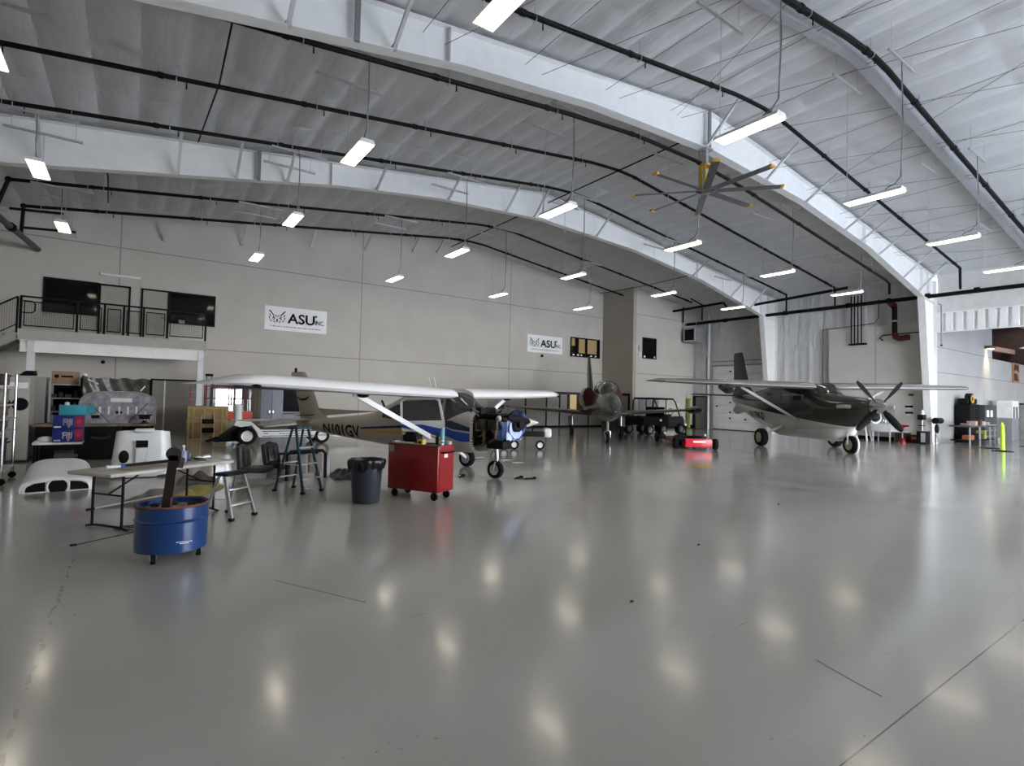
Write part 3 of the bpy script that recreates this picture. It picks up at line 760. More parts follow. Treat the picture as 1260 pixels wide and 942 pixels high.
class Fus:
    def __init__(s, st): s.st = st
    def at(s, x):
        S = s.st
        if x >= S[0][0]: return S[0][1:]
        for i in range(len(S) - 1):
            a, b = S[i], S[i + 1]
            if b[0] <= x <= a[0]:
                t = (x - a[0]) / (b[0] - a[0]); p = S[max(i - 1, 0)]; q = S[min(i + 2, len(S) - 1)]
                out = []
                for k in range(1, 5):
                    m0 = (b[k] - p[k]) / (b[0] - p[0]) * (b[0] - a[0]) if b[0] != p[0] else 0
                    m1 = (q[k] - a[k]) / (q[0] - a[0]) * (b[0] - a[0]) if q[0] != a[0] else 0
                    lim = 3 * (b[k] - a[k])
                    if lim == 0: m0 = m1 = 0
                    else:
                        m0 = 0 if m0 * lim < 0 else (max(min(m0, abs(lim)), -abs(lim))); m1 = 0 if m1 * lim < 0 else (max(min(m1, abs(lim)), -abs(lim)))
                    out.append((2 * t**3 - 3 * t**2 + 1) * a[k] + (t**3 - 2 * t**2 + t) * m0 + (-2 * t**3 + 3 * t**2) * b[k] + (t**3 - t**2) * m1)
                return out
        return S[-1][1:]
    def ring(s, x, n=32):
        zb_, zt_, hw, e = s.at(x); zc, hz = (zb_ + zt_) / 2, (zt_ - zb_) / 2; r = []
        for k in range(n):
            t = 2 * PI * k / n; c, q = math.cos(t), math.sin(t)
            r.append((x, hw * math.copysign(abs(c) ** (2 / e), c), zc + hz * math.copysign(abs(q) ** (2 / e), q)))
        return r
    def y(s, x, z):
        zb_, zt_, hw, e = s.at(x); t = min(1, abs((z - (zb_ + zt_) / 2) / ((zt_ - zb_) / 2)))
        return hw * max(0, 1 - t ** e) ** (1 / e)
    def mesh(s, n=48, ring=36, x0=None, x1=None):
        a = s.st[0][0] if x0 is None else x0; b = s.st[-1][0] if x1 is None else x1
        return MB().rings([s.ring(a + (b - a) * i / n, ring) for i in range(n + 1)])
    def patch(s, x0, x1, lo, hi, side, off=.006, nu=14, nv=5, mb=None):
        lo_ = lo if callable(lo) else (lambda x: lo); hi_ = hi if callable(hi) else (lambda x: hi)
        def f(u, v):
            x = x0 + (x1 - x0) * u; z = lo_(x) + (hi_(x) - lo_(x)) * v
            return (x, side * (s.y(x, z) + off), z)
        return (mb or MB()).grid(f, nu, nv)
def pl(*P):
    def f(x):
        Q = sorted(P)
        if x <= Q[0][0]: return Q[0][1]
        for (a, za), (b, z2) in zip(Q, Q[1:]):
            if x <= b: return za + (z2 - za) * (x - a) / (b - a)
        return Q[-1][1]
    return f

# ---- single-engine trainer with the cowling off
t = thing('high_wing_airplane', 'tan and white high-wing airplane N101GV with its engine cowling off and a door open', 'airplane', (6.5, 9.8, 0), R_(-66))
M_tan = mat('tan_aircraft_paint', (.43, .395, .335), .28, 0, .03, 2, coat=.4)
M_acw = mat('white_aircraft_paint', (.80, .80, .80), .25, 0, .02, 2, coat=.4)
M_nvy = mat('navy_stripe', (.012, .018, .06), .3); M_blu = mat('blue_stripe', (.015, .06, .30), .3); M_gld = mat('gold_stripe', (.55, .36, .05), .35)
M_slv = mat('silver_stripe', (.45, .46, .48), .3)
M_fgl = mat('cabin_glass', (.03, .032, .032), .05, 0, .1, spec=.7)
F = Fus([(.02, .62, 1.40, .44, 3.2), (-.35, .56, 1.47, .48, 3.4), (-.55, .52, 1.56, .52, 3.2), (-1.0, .51, 1.84, .54, 3.4), (-2.1, .51, 1.84, .54, 3.4), (-2.9, .53, 1.58, .46, 2.8), (-3.6, .57, 1.32, .37, 2.4), (-5.0, .67, 1.15, .23, 2.2), (-6.2, .79, 1.05, .12, 2.0), (-6.62, .88, 1.02, .04, 2.0)])
F.mesh(60, 40, -.36, -6.62).build('fuselage', M_tan, t)
m = F.patch(-1.02, -.42, pl((-1.02, 1.2), (-.42, 1.46)), pl((-1.02, 1.80), (-.42, 1.50)), 1); F.patch(-1.02, -.42, pl((-1.02, 1.2), (-.42, 1.46)), pl((-1.02, 1.80), (-.42, 1.50)), -1, mb=m)
def wsf(u, v):
    x = -.42 - .56 * v; y = -1 + 2 * u; zb_, zt_, hw, e = F.at(x)
    hw2 = hw * .80; yy = y * hw2
    return (x + .015, yy, (zb_ + zt_) / 2 + (zt_ - zb_) / 2 * (1 - abs(yy / hw) ** e) ** (1 / e) + .006)
m.grid(wsf, 12, 8)
m.build('windshield', M_fgl, t)
for s in (-1, 1):
    F.patch(-2.0, -1.1, 1.22, pl((-2.0, 1.62), (-1.1, 1.66)), s).build('side_window', M_fgl, t)
    F.patch(-2.95, -2.15, pl((-2.95, 1.22), (-2.15, 1.18)), pl((-2.95, 1.34), (-2.5, 1.52), (-2.15, 1.60)), s).build('rear_window', M_fgl, t)
    # straight blue and gold lines along the tail cone
    F.patch(-3.75, -2.3, pl((-3.75, .905), (-2.3, 1.0)), pl((-3.75, .95), (-2.3, 1.06)), s, .004, 30, 2).build('stripe', M_nvy, t, label='navy stripe')
    F.patch(-3.7, -2.3, pl((-3.7, .80), (-2.3, .87)), pl((-3.7, .85), (-2.3, .94)), s, .004, 30, 2).build('stripe', M_gld, t, label='gold stripe')
    F.patch(-2.3, -.365, pl((-2.3, 1.0), (-1.3, .98), (-.6, .78), (0, .80)), pl((-2.3, 1.10), (-1.3, 1.2), (-.6, 1.0), (0, .92)), s, .004, 40, 4).build('stripe', M_blu, t, label='broad blue swoosh')
    F.patch(-1.5, -.365, pl((-1.5, 1.2), (-.8, 1.04), (0, .98)), pl((-1.5, 1.24), (-.8, 1.22), (-.4, 1.10), (0, 1.06)), s, .007, 40, 4).build('stripe', M_nvy, t, label='dark navy swoosh')
    F.patch(-1.4, -.365, pl((-1.4, 1.19), (-.8, 1.01), (0, .93)), pl((-1.4, 1.21), (-.8, 1.04), (0, .965)), s, .009, 40, 2).build('stripe', M_slv, t, label='thin silver swoosh')
# registration
k = .0
def regf(side):
    def f(u, v):
        x = -3.8 - u * 1 if side > 0 else -5.3 + u
        z = .735 - .04 * (x + 5.3) + v * (.95 + .18 * (x + 5.3))
        x2 = x - v * .12 * side * -1
        return (x2, side * (F.y(x2, z) + .010), z)
    return f
text_obj('registration', 'N101GV', .36, M_blk, t, regf(-1), bold=.010, w=1.5, sub=.04)
text_obj('registration', 'N101GV', .36, M_blk, t, regf(1), bold=.010, w=1.5, sub=.04)
# wings
for s in (-1, 1):
    secs = [(-.82, s * .30, 1.76, 1.60, 1.15), (-.82, s * 2.6, 1.80, 1.58, 1.2), (-.92, s * 4.7, 1.86, 1.16, 1.35), (-1.0, s * 5.1, 1.87, 1.08, 1.2), (-1.2, s * 5.35, 1.86, .9, .7), (-1.45, s * 5.5, 1.84, .7, .25)]
    w_ = wing_mb(secs).build('wing', M_acw, t)
    # aileron and flap lines, landing light, strut, fuel vent
    m = MB(); 
    for (ya, yb_, c) in ((.6, 2.7, 1.19), (2.8, 4.9, .96)):
        m.bar((-.82 - c, s * ya, 1.80), (-.85 - c * (1 if ya < 1 else .98), s * yb_, 1.82), .02, .06)
    m.build('hinge_line', mat('dark_gap', (.06, .06, .06), .6), w_)
    MB().bar((-1.25, s * .50, .78), (-1.45, s * 2.75, 1.76), .10, .04, (1, 0, 0)).build('strut', M_acw, t)
    MB().ball((-1.35, s * 2.6, 1.74), (.14, .1, .06), 10, 8).build('strut_fairing', M_blk, t)
    MB().ball((-.93 if s > 0 else -1.05, s * 5.0, 1.84), (.05, .09, .035), 10, 8).build('wingtip_lamp', M_blk, w_)
    # main gear
    MB().loft([((-1.62, s * .45, .60), .06), ((-1.62, s * .8, .45), .05), ((-1.63, s * 1.15, .24), .04)], 8).build('gear_leg', M_acw, t)
    wheel_parts(t, (-1.65, s * 1.24, .215), .215, .15, 'Y', M_galv, rim=.35)
    # tailplane
    wing_mb([(-6.0, s * .05, 1.02, .95, .6), (-6.25, s * 1.65, 1.03, .62, .6), (-6.4, s * 1.72, 1.03, .4, .4)]).build('tailplane', M_tan, t)
fin_mb([(-5.2, 1.02, 1.28, .05, 0), (-5.72, 1.35, .84, .045, 0), (-6.0, 1.9, .74, .04, 0), (-6.30, 2.30, .66, .03, 0), (-6.38, 2.36, .54, .02, 0)]).build('fin', M_tan, t)
MB().prism([(-3.55, 1.34), (-5.4, 1.18), (-5.95, 1.40), (-5.6, 1.36)], -.012, .012, 'Y').build('dorsal_fillet', M_tan, t)
MB().cyl((-6.75, 0, 2.34), (-6.75, 0, 2.47), .035, n=10).build('beacon', M_blk, t, label='black beacon on the fin tip')
m = MB(); pts = [(-6.10, 1.68), (-6.22, 1.57), (-6.42, 1.55), (-6.62, 1.66), (-6.42, 1.61), (-6.24, 1.63)]
m.prism(pts, -.062, .062, 'Y'); m.build('tail_swoosh', M_nvy, t, label='navy swoosh on the fin')
MB().prism([(-6.15, 1.74), (-6.36, 1.66), (-6.56, 1.72), (-6.36, 1.70)], -.06, .06, 'Y').build('tail_swoosh', M_gld, t, label='gold swoosh on the fin')
MB().bar((-5.85, -.06, 1.18), (-6.5, -.1, 1.14), .03, .02).build('control_horn', M_blk, t)
MB().rings([F.ring(-.30, 48), F.ring(-.385, 48)], True, False).build('cowl_lip', mat('lip_white', (.6, .58, .54), .4), t)
for (y, z, a, b, mm) in ((-.28, 1.12, .09, .10, M_galv), (.22, 1.2, .1, .07, M_blk), (-.1, 1.25, .06, .06, M_alu), (-.33, .8, .07, .09, M_blk), (.1, .85, .08, .06, mat('red_brown_hose', (.13, .02, .015), .5))):
    B(-.31, -.2, y - a, y + a, z - b, z + b, bev=.02).build('firewall_unit', mm, t)
# antennas
MB().bar((-1.75, .1, 1.86), (-1.85, .1, 2.2), .02, .012).build('antenna', M_wht, t)
MB().bar((-1.75, -.1, 1.86), (-1.85, -.1, 2.2), .02, .012).build('antenna', M_wht, t)
MB().bar((-3.3, 0, 1.45), (-3.42, 0, 1.62), .02, .05).build('antenna', M_blk, t)
# open starboard door (a window frame above a painted panel)
d = bpy.data.objects.new('door', None); C.objects.link(d); d.parent = t; d.location = (-.98, -.56, 0); d.rotation_euler = (0, 0, R_(22)); d['label'] = 'open white cabin door'
m = MB()
def fr(P, w_): 
    for a, b in zip(P, P[1:] + P[:1]): m.bar((a[0], 0, a[1]), (b[0], 0, b[1]), .045, w_, (0, 1, 0))
W_ = [(-.03, 1.20), (-.98, 1.16), (-1.0, 1.62), (-.90, 1.68), (-.22, 1.70), (-.14, 1.66)]
for a, b in zip(W_, W_[1:] + W_[:1]): m.bar((a[0], 0, a[1]), (b[0], 0, b[1]), .05, .045, (0, 1, 0))
m.build('window_frame', M_acw, d)
MB().prism([(-.06, 1.2), (-.96, 1.18), (-.97, 1.62), (-.2, 1.67)], -.006, .006).build('pane', M_fgl, d)
MB().prism([(0, .60), (-.55, .58), (-.92, .80), (-1.0, 1.16), (0, 1.20)], -.022, .022).build('panel', M_acw, d)
MB().prism([(0, .84), (-.35, .93), (-.98, 1.04), (-.98, 1.11), (-.5, 1.12), (0, 1.03)], -.026, -.0225).build('stripe', M_blu, d, label='blue swoosh on the door')
MB().prism([(0, .74), (-.3, .86), (-.98, .93), (-.98, .975), (-.3, .905), (0, .80)], -.026, -.0225).build('stripe', M_gld, d, label='gold swoosh on the door')
# nose gear
MB().cyl((.0, 0, .75), (.03, 0, .40), .045, n=12).cyl((.03, 0, .42), (.03, 0, .30), .03, n=10).build('nose_strut', M_alu, t)
m = MB()
for s in (-1, 1): m.tube([(.03, s * .03, .36), (.03, s * .1, .33), (.0, s * .1, .19)], .018, 8)
m.tube([(-.05, 0, .6), (-.14, 0, .46), (-.04, 0, .36)], .015, 6).build('fork', M_alu, t)
wheel_parts(t, (0, 0, .19), .19, .13, 'Y', M_galv, rim=.35)
# bare engine
en = bpy.data.objects.new('engine', None); C.objects.link(en); en.parent = t; en['label'] = 'exposed engine with dark hoses and mount tubes'; en.location = (-.40, 0, .06); en.scale = (1.12, 1.12, 1.08)
M_eng = mat('dark_engine', (.05, .045, .04), .45, .5, .5, 14, .4, 30); M_grey = mat('oily_grey_metal', (.16, .15, .14), .4, .7, .4, 10)
F.mesh(1, 40, -.30, -.365).build('firewall', mat('firewall_grey', (.05, .048, .045), .5, .3, .4, 6), t, label='dark bare firewall')
MB().box(.22, .75, -.2, .2, .88, 1.16, .04).build('crankcase', M_grey, en)
MB().box(.25, .7, -.12, .12, .70, .9, .03).build('oil_sump', M_eng, en)
for s in (-1, 1):
    for xx in (.33, .58):
        m = MB(); m.cyl((xx, s * .18, 1.03), (xx, s * .44, 1.03), .085, n=14)
        for q in range(7): m.cyl((xx, s * (.21 + q * .03), 1.03), (xx, s * (.218 + q * .03), 1.03), .115, n=14)
        m.box(xx - .1, xx + .1, min(s * .42, s * .50), max(s * .42, s * .50), .93, 1.13, .015)
        m.build('cylinder', M_eng, en)
    m = MB(); m.tube([(.33, s * .40, .95), (.33, s * .38, .75), (.25, s * .25, .66), (.15, s * .12, .60)], .03, 8).tube([(.58, s * .4, .95), (.58, s * .38, .78), (.4, s * .3, .68), (.2, s * .2, .64)], .03, 8)
    m.build('exhaust_pipe', mat('rusty_pipe', (.14, .08, .055), .6, .4, .3, 12), en)
m = MB()
for (y1, z1, x2, y2, z2) in ((-.38, 1.35, .3, -.16, 1.12), (-.38, .66, .3, -.16, .92), (.38, 1.35, .3, .16, 1.12), (.38, .66, .3, .16, .92), (-.38, 1.35, .3, -.16, .92), (.38, 1.35, .3, .16, .92)):
    m.tube([(.03, y1, z1), (x2, y2, z2)], .014, 6)
m.build('engine_mount', M_grey, en)
random.seed(11)
for i in range(26):
    a = (random.uniform(.03, .1), random.uniform(-.4, .4), random.uniform(.62, 1.34)); b = (random.uniform(.12, .7), random.uniform(-.35, .3), random.uniform(.8, 1.3))
    mid = ((a[0] + b[0]) / 2, (a[1] + b[1]) / 2 - .06, (a[2] + b[2]) / 2 - .1 + random.uniform(0, .16))
    MB().tube([a, ((a[0] + mid[0]) / 2, mid[1], (a[2] + mid[2]) / 2), mid, b], random.uniform(.01, .022), 6).build('hose', M_blk if i % 3 else mat('red_brown_hose', (.13, .02, .015), .5), en)
MB().box(.2, .6, -.3, .3, 1.16, 1.24, .03).box(.05, .2, -.3, .25, 1.1, 1.36, .03).build('baffle', M_blk, en)
MB().box(.34, .72, -.32, -.02, .56, .72, .02, mtx=None).build('air_box', M_blk, en)
# blue cloth tied round the front of the engine
m = MB()
def cl(u, v):
    a = -1.2 + u * 4.4; r = .37 + .03 * math.sin(u * 23 + v * 5) + .02 * math.sin(v * 13)
    return (.50 + .34 * v + .02 * math.sin(u * 17), r * 1.15 * math.sin(a - .55) * (1 - .25 * v), 1.04 + r * .95 * -math.cos(a - .55) * (1 - .2 * v))
m.grid(cl, 44, 10); m.build('blue_cover', mat('blue_cloth', (.20, .32, .75), .7, 0, .25, 6, .5, 15), en, label='crumpled blue plastic cover')
m = MB(); m.grid(lambda u, v: (.80 + .02 * math.sin(u * 9), -.34 + .55 * u, .74 + .36 * v + .02 * math.sin(u * 20)), 16, 8); m.build('cover_flap', mat('pale_blue_cloth', (.45, .55, .85), .7, 0, .15, 6, .5, 15), en, label='pale blue flap')
MB().cyl((.74, 0, 1.06), (.86, 0, 1.06), .17, n=24).cyl((.86, 0, 1.06), (.93, 0, 1.06), .09, n=16).build('propeller_flange', M_blk, en)
m = MB(); m.loft([((.84, -.36, 1.17), .03), ((.86, -.22, 1.16), .085), ((.86, 0, 1.13), .08), ((.86, .3, 1.1), .07), ((.86, .4, 1.08), .03)], 10); m.build('propeller_root', M_blk, en)
MB().ball((.66, -.40, 1.16), .055, 10, 8).build('cap', mat('pale_cap', (.6, .5, .48), .6), en)

# ---- tail of the tug and white pointed fairing behind the stripped engine
t = thing('pointed_fairing', 'white pointed fairing lying on a trolley behind the stripped engine', 'fairing', (9.25, 12.9, 0), R_(-38))
MB().lathe([(.24, -.30), (.235, -.2), (.2, .05), (.12, .38), (.03, .62), (.001, .66)], (0, 0, 1.05), 'X', 28, True).build('cone', mat('fairing_white', (.66, .64, .60), .4), t)
t = thing('trolley', 'small black trolley with white front and castor wheels behind the white pointed fairing', 'trolley', (11.3, 15.3, 0), R_(-30))
MB().box(-1.2, .7, -.3, .3, .45, .62, .02).box(-1.0, .4, -.02, .02, .80, .86).bar((-.9, 0, .6), (-.9, 0, .84), .04, .04).bar((.3, 0, .6), (.35, 0, .84), .04, .04).build('frame', M_blk, t)
MB().box(.7, .95, -.28, .28, .42, .74, .06).build('bumper', M_wht, t)
for x in (-.7, -.35, .55): wheel_parts(t, (x, -.28, .16), .16, .1, 'Y', M_wht)

# ---- grey turboprop on the right
def two_tone(name, c_up, c_lo, a, b):
    m = bpy.data.materials.new(name); m.use_nodes = True; nt = m.node_tree; N = nt.nodes; L = nt.links; bs = N['Principled BSDF']
    tc = N.new('ShaderNodeTexCoord'); sx = N.new('ShaderNodeSeparateXYZ'); L.new(tc.outputs['Object'], sx.inputs[0])
    mu = N.new('ShaderNodeMath'); mu.operation = 'MULTIPLY_ADD'; L.new(sx.outputs['X'], mu.inputs[0]); mu.inputs[1].default_value = b; mu.inputs[2].default_value = a
    gt = N.new('ShaderNodeMath'); gt.operation = 'GREATER_THAN'; L.new(sx.outputs['Z'], gt.inputs[0]); L.new(mu.outputs[0], gt.inputs[1])
    mx = N.new('ShaderNodeMix'); mx.data_type = 'RGBA'; L.new(gt.outputs[0], mx.inputs[0]); mx.inputs[6].default_value = (*c_lo, 1); mx.inputs[7].default_value = (*c_up, 1)
    L.new(mx.outputs[2], bs.inputs['Base Color']); bs.inputs['Roughness'].default_value = .25; bs.inputs['Coat Weight'].default_value = .4
    return m
t = thing('turboprop_airplane', 'dark green-grey and pale grey high-wing turboprop N179KQ with a four-bladed propeller', 'airplane', (21.7, 9.09, 0), R_(-120))
M_olv = mat('dark_olive_paint', (.035, .035, .03), .22, 0, .05, 2, coat=.3)
M_lgr = mat('pale_grey_paint', (.60, .59, .57), .3, 0, .04, 2, coat=.4)
K = Fus([(1.22, 1.52, 1.90, .22, 2.2), (1.0, 1.30, 1.98, .36, 2.3), (.4, 1.0, 2.08, .5, 2.4), (-.5, .82, 2.16, .62, 2.6), (-.95, .78, 2.25, .68, 2.8), (-1.75, .70, 2.64, .72, 3.4), (-4.2, .62, 2.64, .72, 3.4), (-5.2, .76, 2.52, .62, 2.8), (-6.5, 1.08, 2.36, .42, 2.4), (-7.9, 1.56, 2.28, .22, 2.2), (-8.7, 1.88, 2.24, .07, 2)])
K.mesh(64, 40).build('fuselage', two_tone('two_tone_grey', (.032, .032, .027), (.60, .59, .57), 1.02, -.10), t)
P_ = Fus([(.05, .78, .95, .1, 2), (-.2, .55, 1.0, .38, 2.2), (-.8, .40, 1.0, .52, 2.4), (-4.0, .40, 1.0, .52, 2.4), (-5.0, .72, 1.1, .35, 2.2), (-5.5, 1.0, 1.15, .08, 2)])
P_.mesh(30, 28).build('cargo_pod', M_lgr, t)
m = MB()
def wk(u, v):
    x = -1.0 - .62 * v; y = -1 + 2 * u; zb_, zt_, hw, e = K.at(x); yy = y * hw * .8
    return (x + .02, yy, (zb_ + zt_) / 2 + (zt_ - zb_) / 2 * (1 - abs(yy / hw) ** e) ** (1 / e) + .008)
m.grid(wk, 12, 8)
for s in (-1, 1): K.patch(-1.75, -.85, pl((-1.75, 1.95), (-.85, 2.1)), pl((-1.75, 2.5), (-.85, 2.16)), s, mb=m)
m.build('windshield', M_fgl, t)
for s in (-1, 1):
    for (a, b) in ((-2.4, -1.9), (-3.1, -2.6), (-3.8, -3.3), (-4.5, -4.0)): K.patch(a, b, 1.95, 2.32, s, .006, 4, 4).build('side_window', M_fgl, t)
    wing_mb([(-1.35, s * .4, 2.46, 1.95, 1.15), (-1.35, s * 2.9, 2.50, 1.9, 1.15), (-1.75, s * 6.5, 2.58, 1.15, 1.1), (-2.1, s * 6.85, 2.60, .75, .5)]).build('wing', mat('wing_grey', (.22, .22, .21), .25, .2, .05, coat=.5), t)
    MB().loft([((-1.32, s * .5, 2.475), .022), ((-1.32, s * 2.9, 2.515), .022), ((-1.72, s * 6.4, 2.59), .016)], 6).build('leading_edge', mat('leading_grey', (.5, .5, .5), .3, .5), t, label='polished leading edge')
    MB().bar((-2.1, s * .65, 1.12), (-2.15, s * 3.1, 2.44), .10, .045, (1, 0, 0)).build('strut', mat('strut_grey', (.25, .25, .24), .35), t)
    MB().loft([((-3.1, s * .5, .95), .09), ((-3.15, s * 1.1, .7), .07), ((-3.15, s * 1.5, .40), .05)], 8).build('gear_leg', M_alu, t)
    MB().ball((-2.9, s * .62, 1.0), (.55, .16, .22), 14, 10).build('strut_root_fairing', M_lgr, t)
    wheel_parts(t, (-3.12, s * 1.66, .37), .37, .26, 'Y', mat('tan_rim', (.5, .46, .36), .5), rim=.4)
    wing_mb([(-7.3, s * .1, 2.14, 1.3, .6), (-7.75, s * 2.45, 2.2, .85, .6), (-7.9, s * 2.55, 2.2, .6, .4)]).build('tailplane', M_olv, t)
    if s < 0: MB().loft([((-.6, s * 4.2, 2.30), .02), ((-.75, s * 4.2, 2.30), .17), ((-1.1, s * 4.2, 2.32), .2), ((-1.7, s * 4.2, 2.4), .08)], 14).build('radar_pod', M_olv, t)
fin_mb([(-6.6, 2.25, 2.2, .08, 0), (-7.1, 2.7, 1.55, .07, 0), (-7.75, 4.3, .95, .05, 0), (-7.85, 4.42, .8, .03, 0)]).build('fin', mat('dark_grey_fin', (.045, .045, .05), .3), t)
MB().prism([(-7.2, 1.4), (-8.3, 1.22), (-8.7, 1.4), (-8.4, 1.75)], -.03, .03, 'Y').build('ventral_fin', M_lgr, t)
def rk(side):
    def f(u, v):
        x = (-6.3 + u) if side < 0 else (-4.6 - u); z = 1.16 + v - .04 * (x + 6.3) ; return (x, side * (K.y(x, z) + .014), z)
    return f
text_obj('registration', 'N179KQ', .42, M_blk, t, rk(-1), bold=.014, w=1.7, sub=.04)
text_obj('registration', 'N179KQ', .42, M_blk, t, rk(1), bold=.014, w=1.7, sub=.04)
# propeller, spinner, intake, exhaust
sp = MB().lathe([(.27, 1.22), (.26, 1.35), (.2, 1.52), (.1, 1.66), (.001, 1.72)], (0, 0, 1.76), 'X', 28).build('spinner', M_chr, t)
for k in range(4):
    a = R_(90 * k + 45); m = MB(); rs = []
    for rr, c, tw in ((.2, .05, .9), (.4, .10, .75), (.7, .12, .5), (1.0, .11, .35), (1.18, .06, .3)):
        ring = []
        for q in range(8):
            f = 2 * PI * q / 8; u, v = c * math.cos(f), .018 * math.sin(f)
            xx = u * math.sin(tw) + v * math.cos(tw); yy = u * math.cos(tw) - v * math.sin(tw)
            ring.append((1.38 + xx, rr * math.cos(a) - yy * math.sin(a), 1.76 + rr * math.sin(a) + yy * math.cos(a)))
        rs.append(ring)
    m.rings(rs).build('propeller_blade', mat('blade_black', (.004, .004, .004), .6, spec=.1), t)
MB().ball((1.05, 0, 1.36), (.2, .26, .13), 16, 10).build('intake_mouth', M_blk, t)
MB().torus((1.19, 0, 1.38), .20, .022, 'X', 24, 8).build('intake_lip', M_wht, t, label='white intake lip')
for s in (-1, 1): MB().tube([(.55, s * .42, 1.72), (.45, s * .58, 1.74), (.2, s * .68, 1.72)], .07, 10).build('exhaust_stack', M_alu, t)
m = MB().tube([(.0, 0, 1.0), (.02, 0, .72)], .09, 12); m.build('nose_strut', M_wht, t)
m = MB()
m.torus((0, 0, .34), .40, .035, 'Y', 16, 8, (R_(30), R_(150)))
for s in (-1, 1): m.bar((0, s * .14, .34), (.0, s * .12, .74), .05, .03)
m.build('nose_fork', M_wht, t)
MB().loft([((.25, 0, 1.05), .10), ((.05, 0, .95), .2), ((-.05, 0, .85), .22)], 12).build('strut_cuff', M_wht, t)
wheel_parts(t, (0, 0, .33), .33, .2, 'Y', mat('tan_rim', (.5, .46, .36)), rim=.4)

# ---- grey jet trainer
t = thing('jet_airplane', 'grey two-seat jet with tip tanks, bubble canopy and red intake covers', 'airplane', (16.2, 16.07, 0), R_(-128))
M_jet = mat('jet_grey', (.05, .05, .046), .22, 0, .12, 1.2, coat=.25)
J = Fus([(2.15, 1.30, 1.40, .05, 2), (1.9, 1.15, 1.62, .22, 2), (1.3, 1.0, 1.9, .38, 2), (.4, .92, 2.12, .48, 2.1), (-1.0, .9, 2.25, .52, 2.2), (-3.4, .9, 2.35, .58, 2.2), (-5.0, .95, 2.35, .62, 2.2), (-7.5, 1.2, 2.2, .5, 2), (-9.0, 1.4, 2.05, .36, 2)])
J.mesh(60, 36).build('fuselage', M_jet, t)
m = Fus([(.55, 2.0, 2.1, .05, 2), (.2, 1.85, 2.35, .33, 2.1), (-.5, 1.8, 2.58, .38, 2.1), (-1.6, 1.8, 2.66, .39, 2.1), (-2.8, 1.85, 2.62, .36, 2.1), (-3.5, 2.0, 2.42, .2, 2), (-3.7, 2.2, 2.3, .03, 2)]).mesh(40, 30)
m.build('canopy', mat('canopy_glass', (.03, .03, .03), .04, 0, .1, coat=1), t)
for x in (.0, -1.4): MB().torus((x, 0, 2.13), .45, .02, 'X', 20, 6, (0, PI)).build('canopy_bow', M_jet, t)
for s in (-1, 1):
    Q = [(-2.0, s * .62, 1.95, .26, .40), (-2.6, s * .66, 1.93, .30, .44), (-4.5, s * .58, 1.85, .3, .42), (-6.0, s * .4, 1.8, .15, .25)]
    rs = [[(x, y + a * math.cos(2 * PI * k / 20), z + b * math.sin(2 * PI * k / 20)) for k in range(20)] for x, y, z, a, b in Q]
    MB().rings(rs).build('air_intake', M_jet, t)
    rs = [[(-1.99, s * .62 + .23 * math.cos(2 * PI * k / 20) * q, 1.95 + .37 * math.sin(2 * PI * k / 20) * q) for k in range(20)] for q in (1, .02)]
    rs[1] = [(p[0] + .03, p[1], p[2]) for p in rs[1]]
    MB().rings(rs).build('intake_cover', mat('dark_red_cover', (.07, .008, .01), .6), t, label='dark red intake cover')
    wing_mb([(-3.0, s * .4, 1.10, 2.5, .75), (-3.9, s * 4.5, 1.38, 1.15, .7)]).build('wing', M_jet, t)
    MB().loft([((-3.0, s * 4.75, 1.4), .02), ((-3.25, s * 4.75, 1.4), .13), ((-3.9, s * 4.75, 1.4), .19), ((-4.9, s * 4.75, 1.4), .18), ((-5.6, s * 4.75, 1.42), .10), ((-5.9, s * 4.75, 1.43), .02)], 16).build('tip_tank', M_jet, t)
    MB().cyl((-4.39, s * 1.2, 1.15), (-4.39, s * 1.22, .36), .05, n=10).bar((-4.35, s * 1.3, 1.0), (-4.35, s * 1.3, .5), .02, .2, (0, 1, 0)).build('gear_leg', mat('gear_grey', (.08, .08, .08), .5), t)
    MB().cyl((-4.33, s * 1.2, 1.0), (-4.33, s * 1.2, .34), .035, n=10).build('oleo_strut', M_chr, t)
    wheel_parts(t, (-4.39, s * 1.22, .28), .28, .2, 'Y')
    wing_mb([(-8.2, s * .2, 2.1, 1.2, .6), (-8.9, s * 2.0, 2.12, .7, .6)]).build('tailplane', M_jet, t)
fin_mb([(-6.9, 2.1, 2.3, .2, 0), (-8.1, 3.3, 1.35, .15, 0), (-8.75, 4.25, .85, .09, 0), (-8.9, 4.35, .7, .03, 0)]).build('fin', M_jet, t)
MB().bar((2.1, 0, 1.36), (2.45, 0, 1.34), .02, .02).build('pitot_tube', M_alu, t)
MB().cyl((0, 0, 1.0), (.02, 0, .5), .05, n=10).build('nose_strut', M_chr, t)
m = MB()
for s in (-1, 1): m.tube([(.02, s * .02, .55), (.02, s * .11, .48), (0, s * .11, .22)], .025, 8)
m.build('fork', M_chr, t); wheel_parts(t, (0, 0, .215), .215, .14)
for x, y in ((-4.39, 1.22), (-4.39, -1.22), (0, 0)):
    pass
# ------------------------------------------------------------ left workshop corner
M_bench = mat('bench_wood', (.20, .15, .11), .6, 0, .3, 6); M_drk = mat('dark_recess', (.004, .004, .0045), .8, spec=.2)
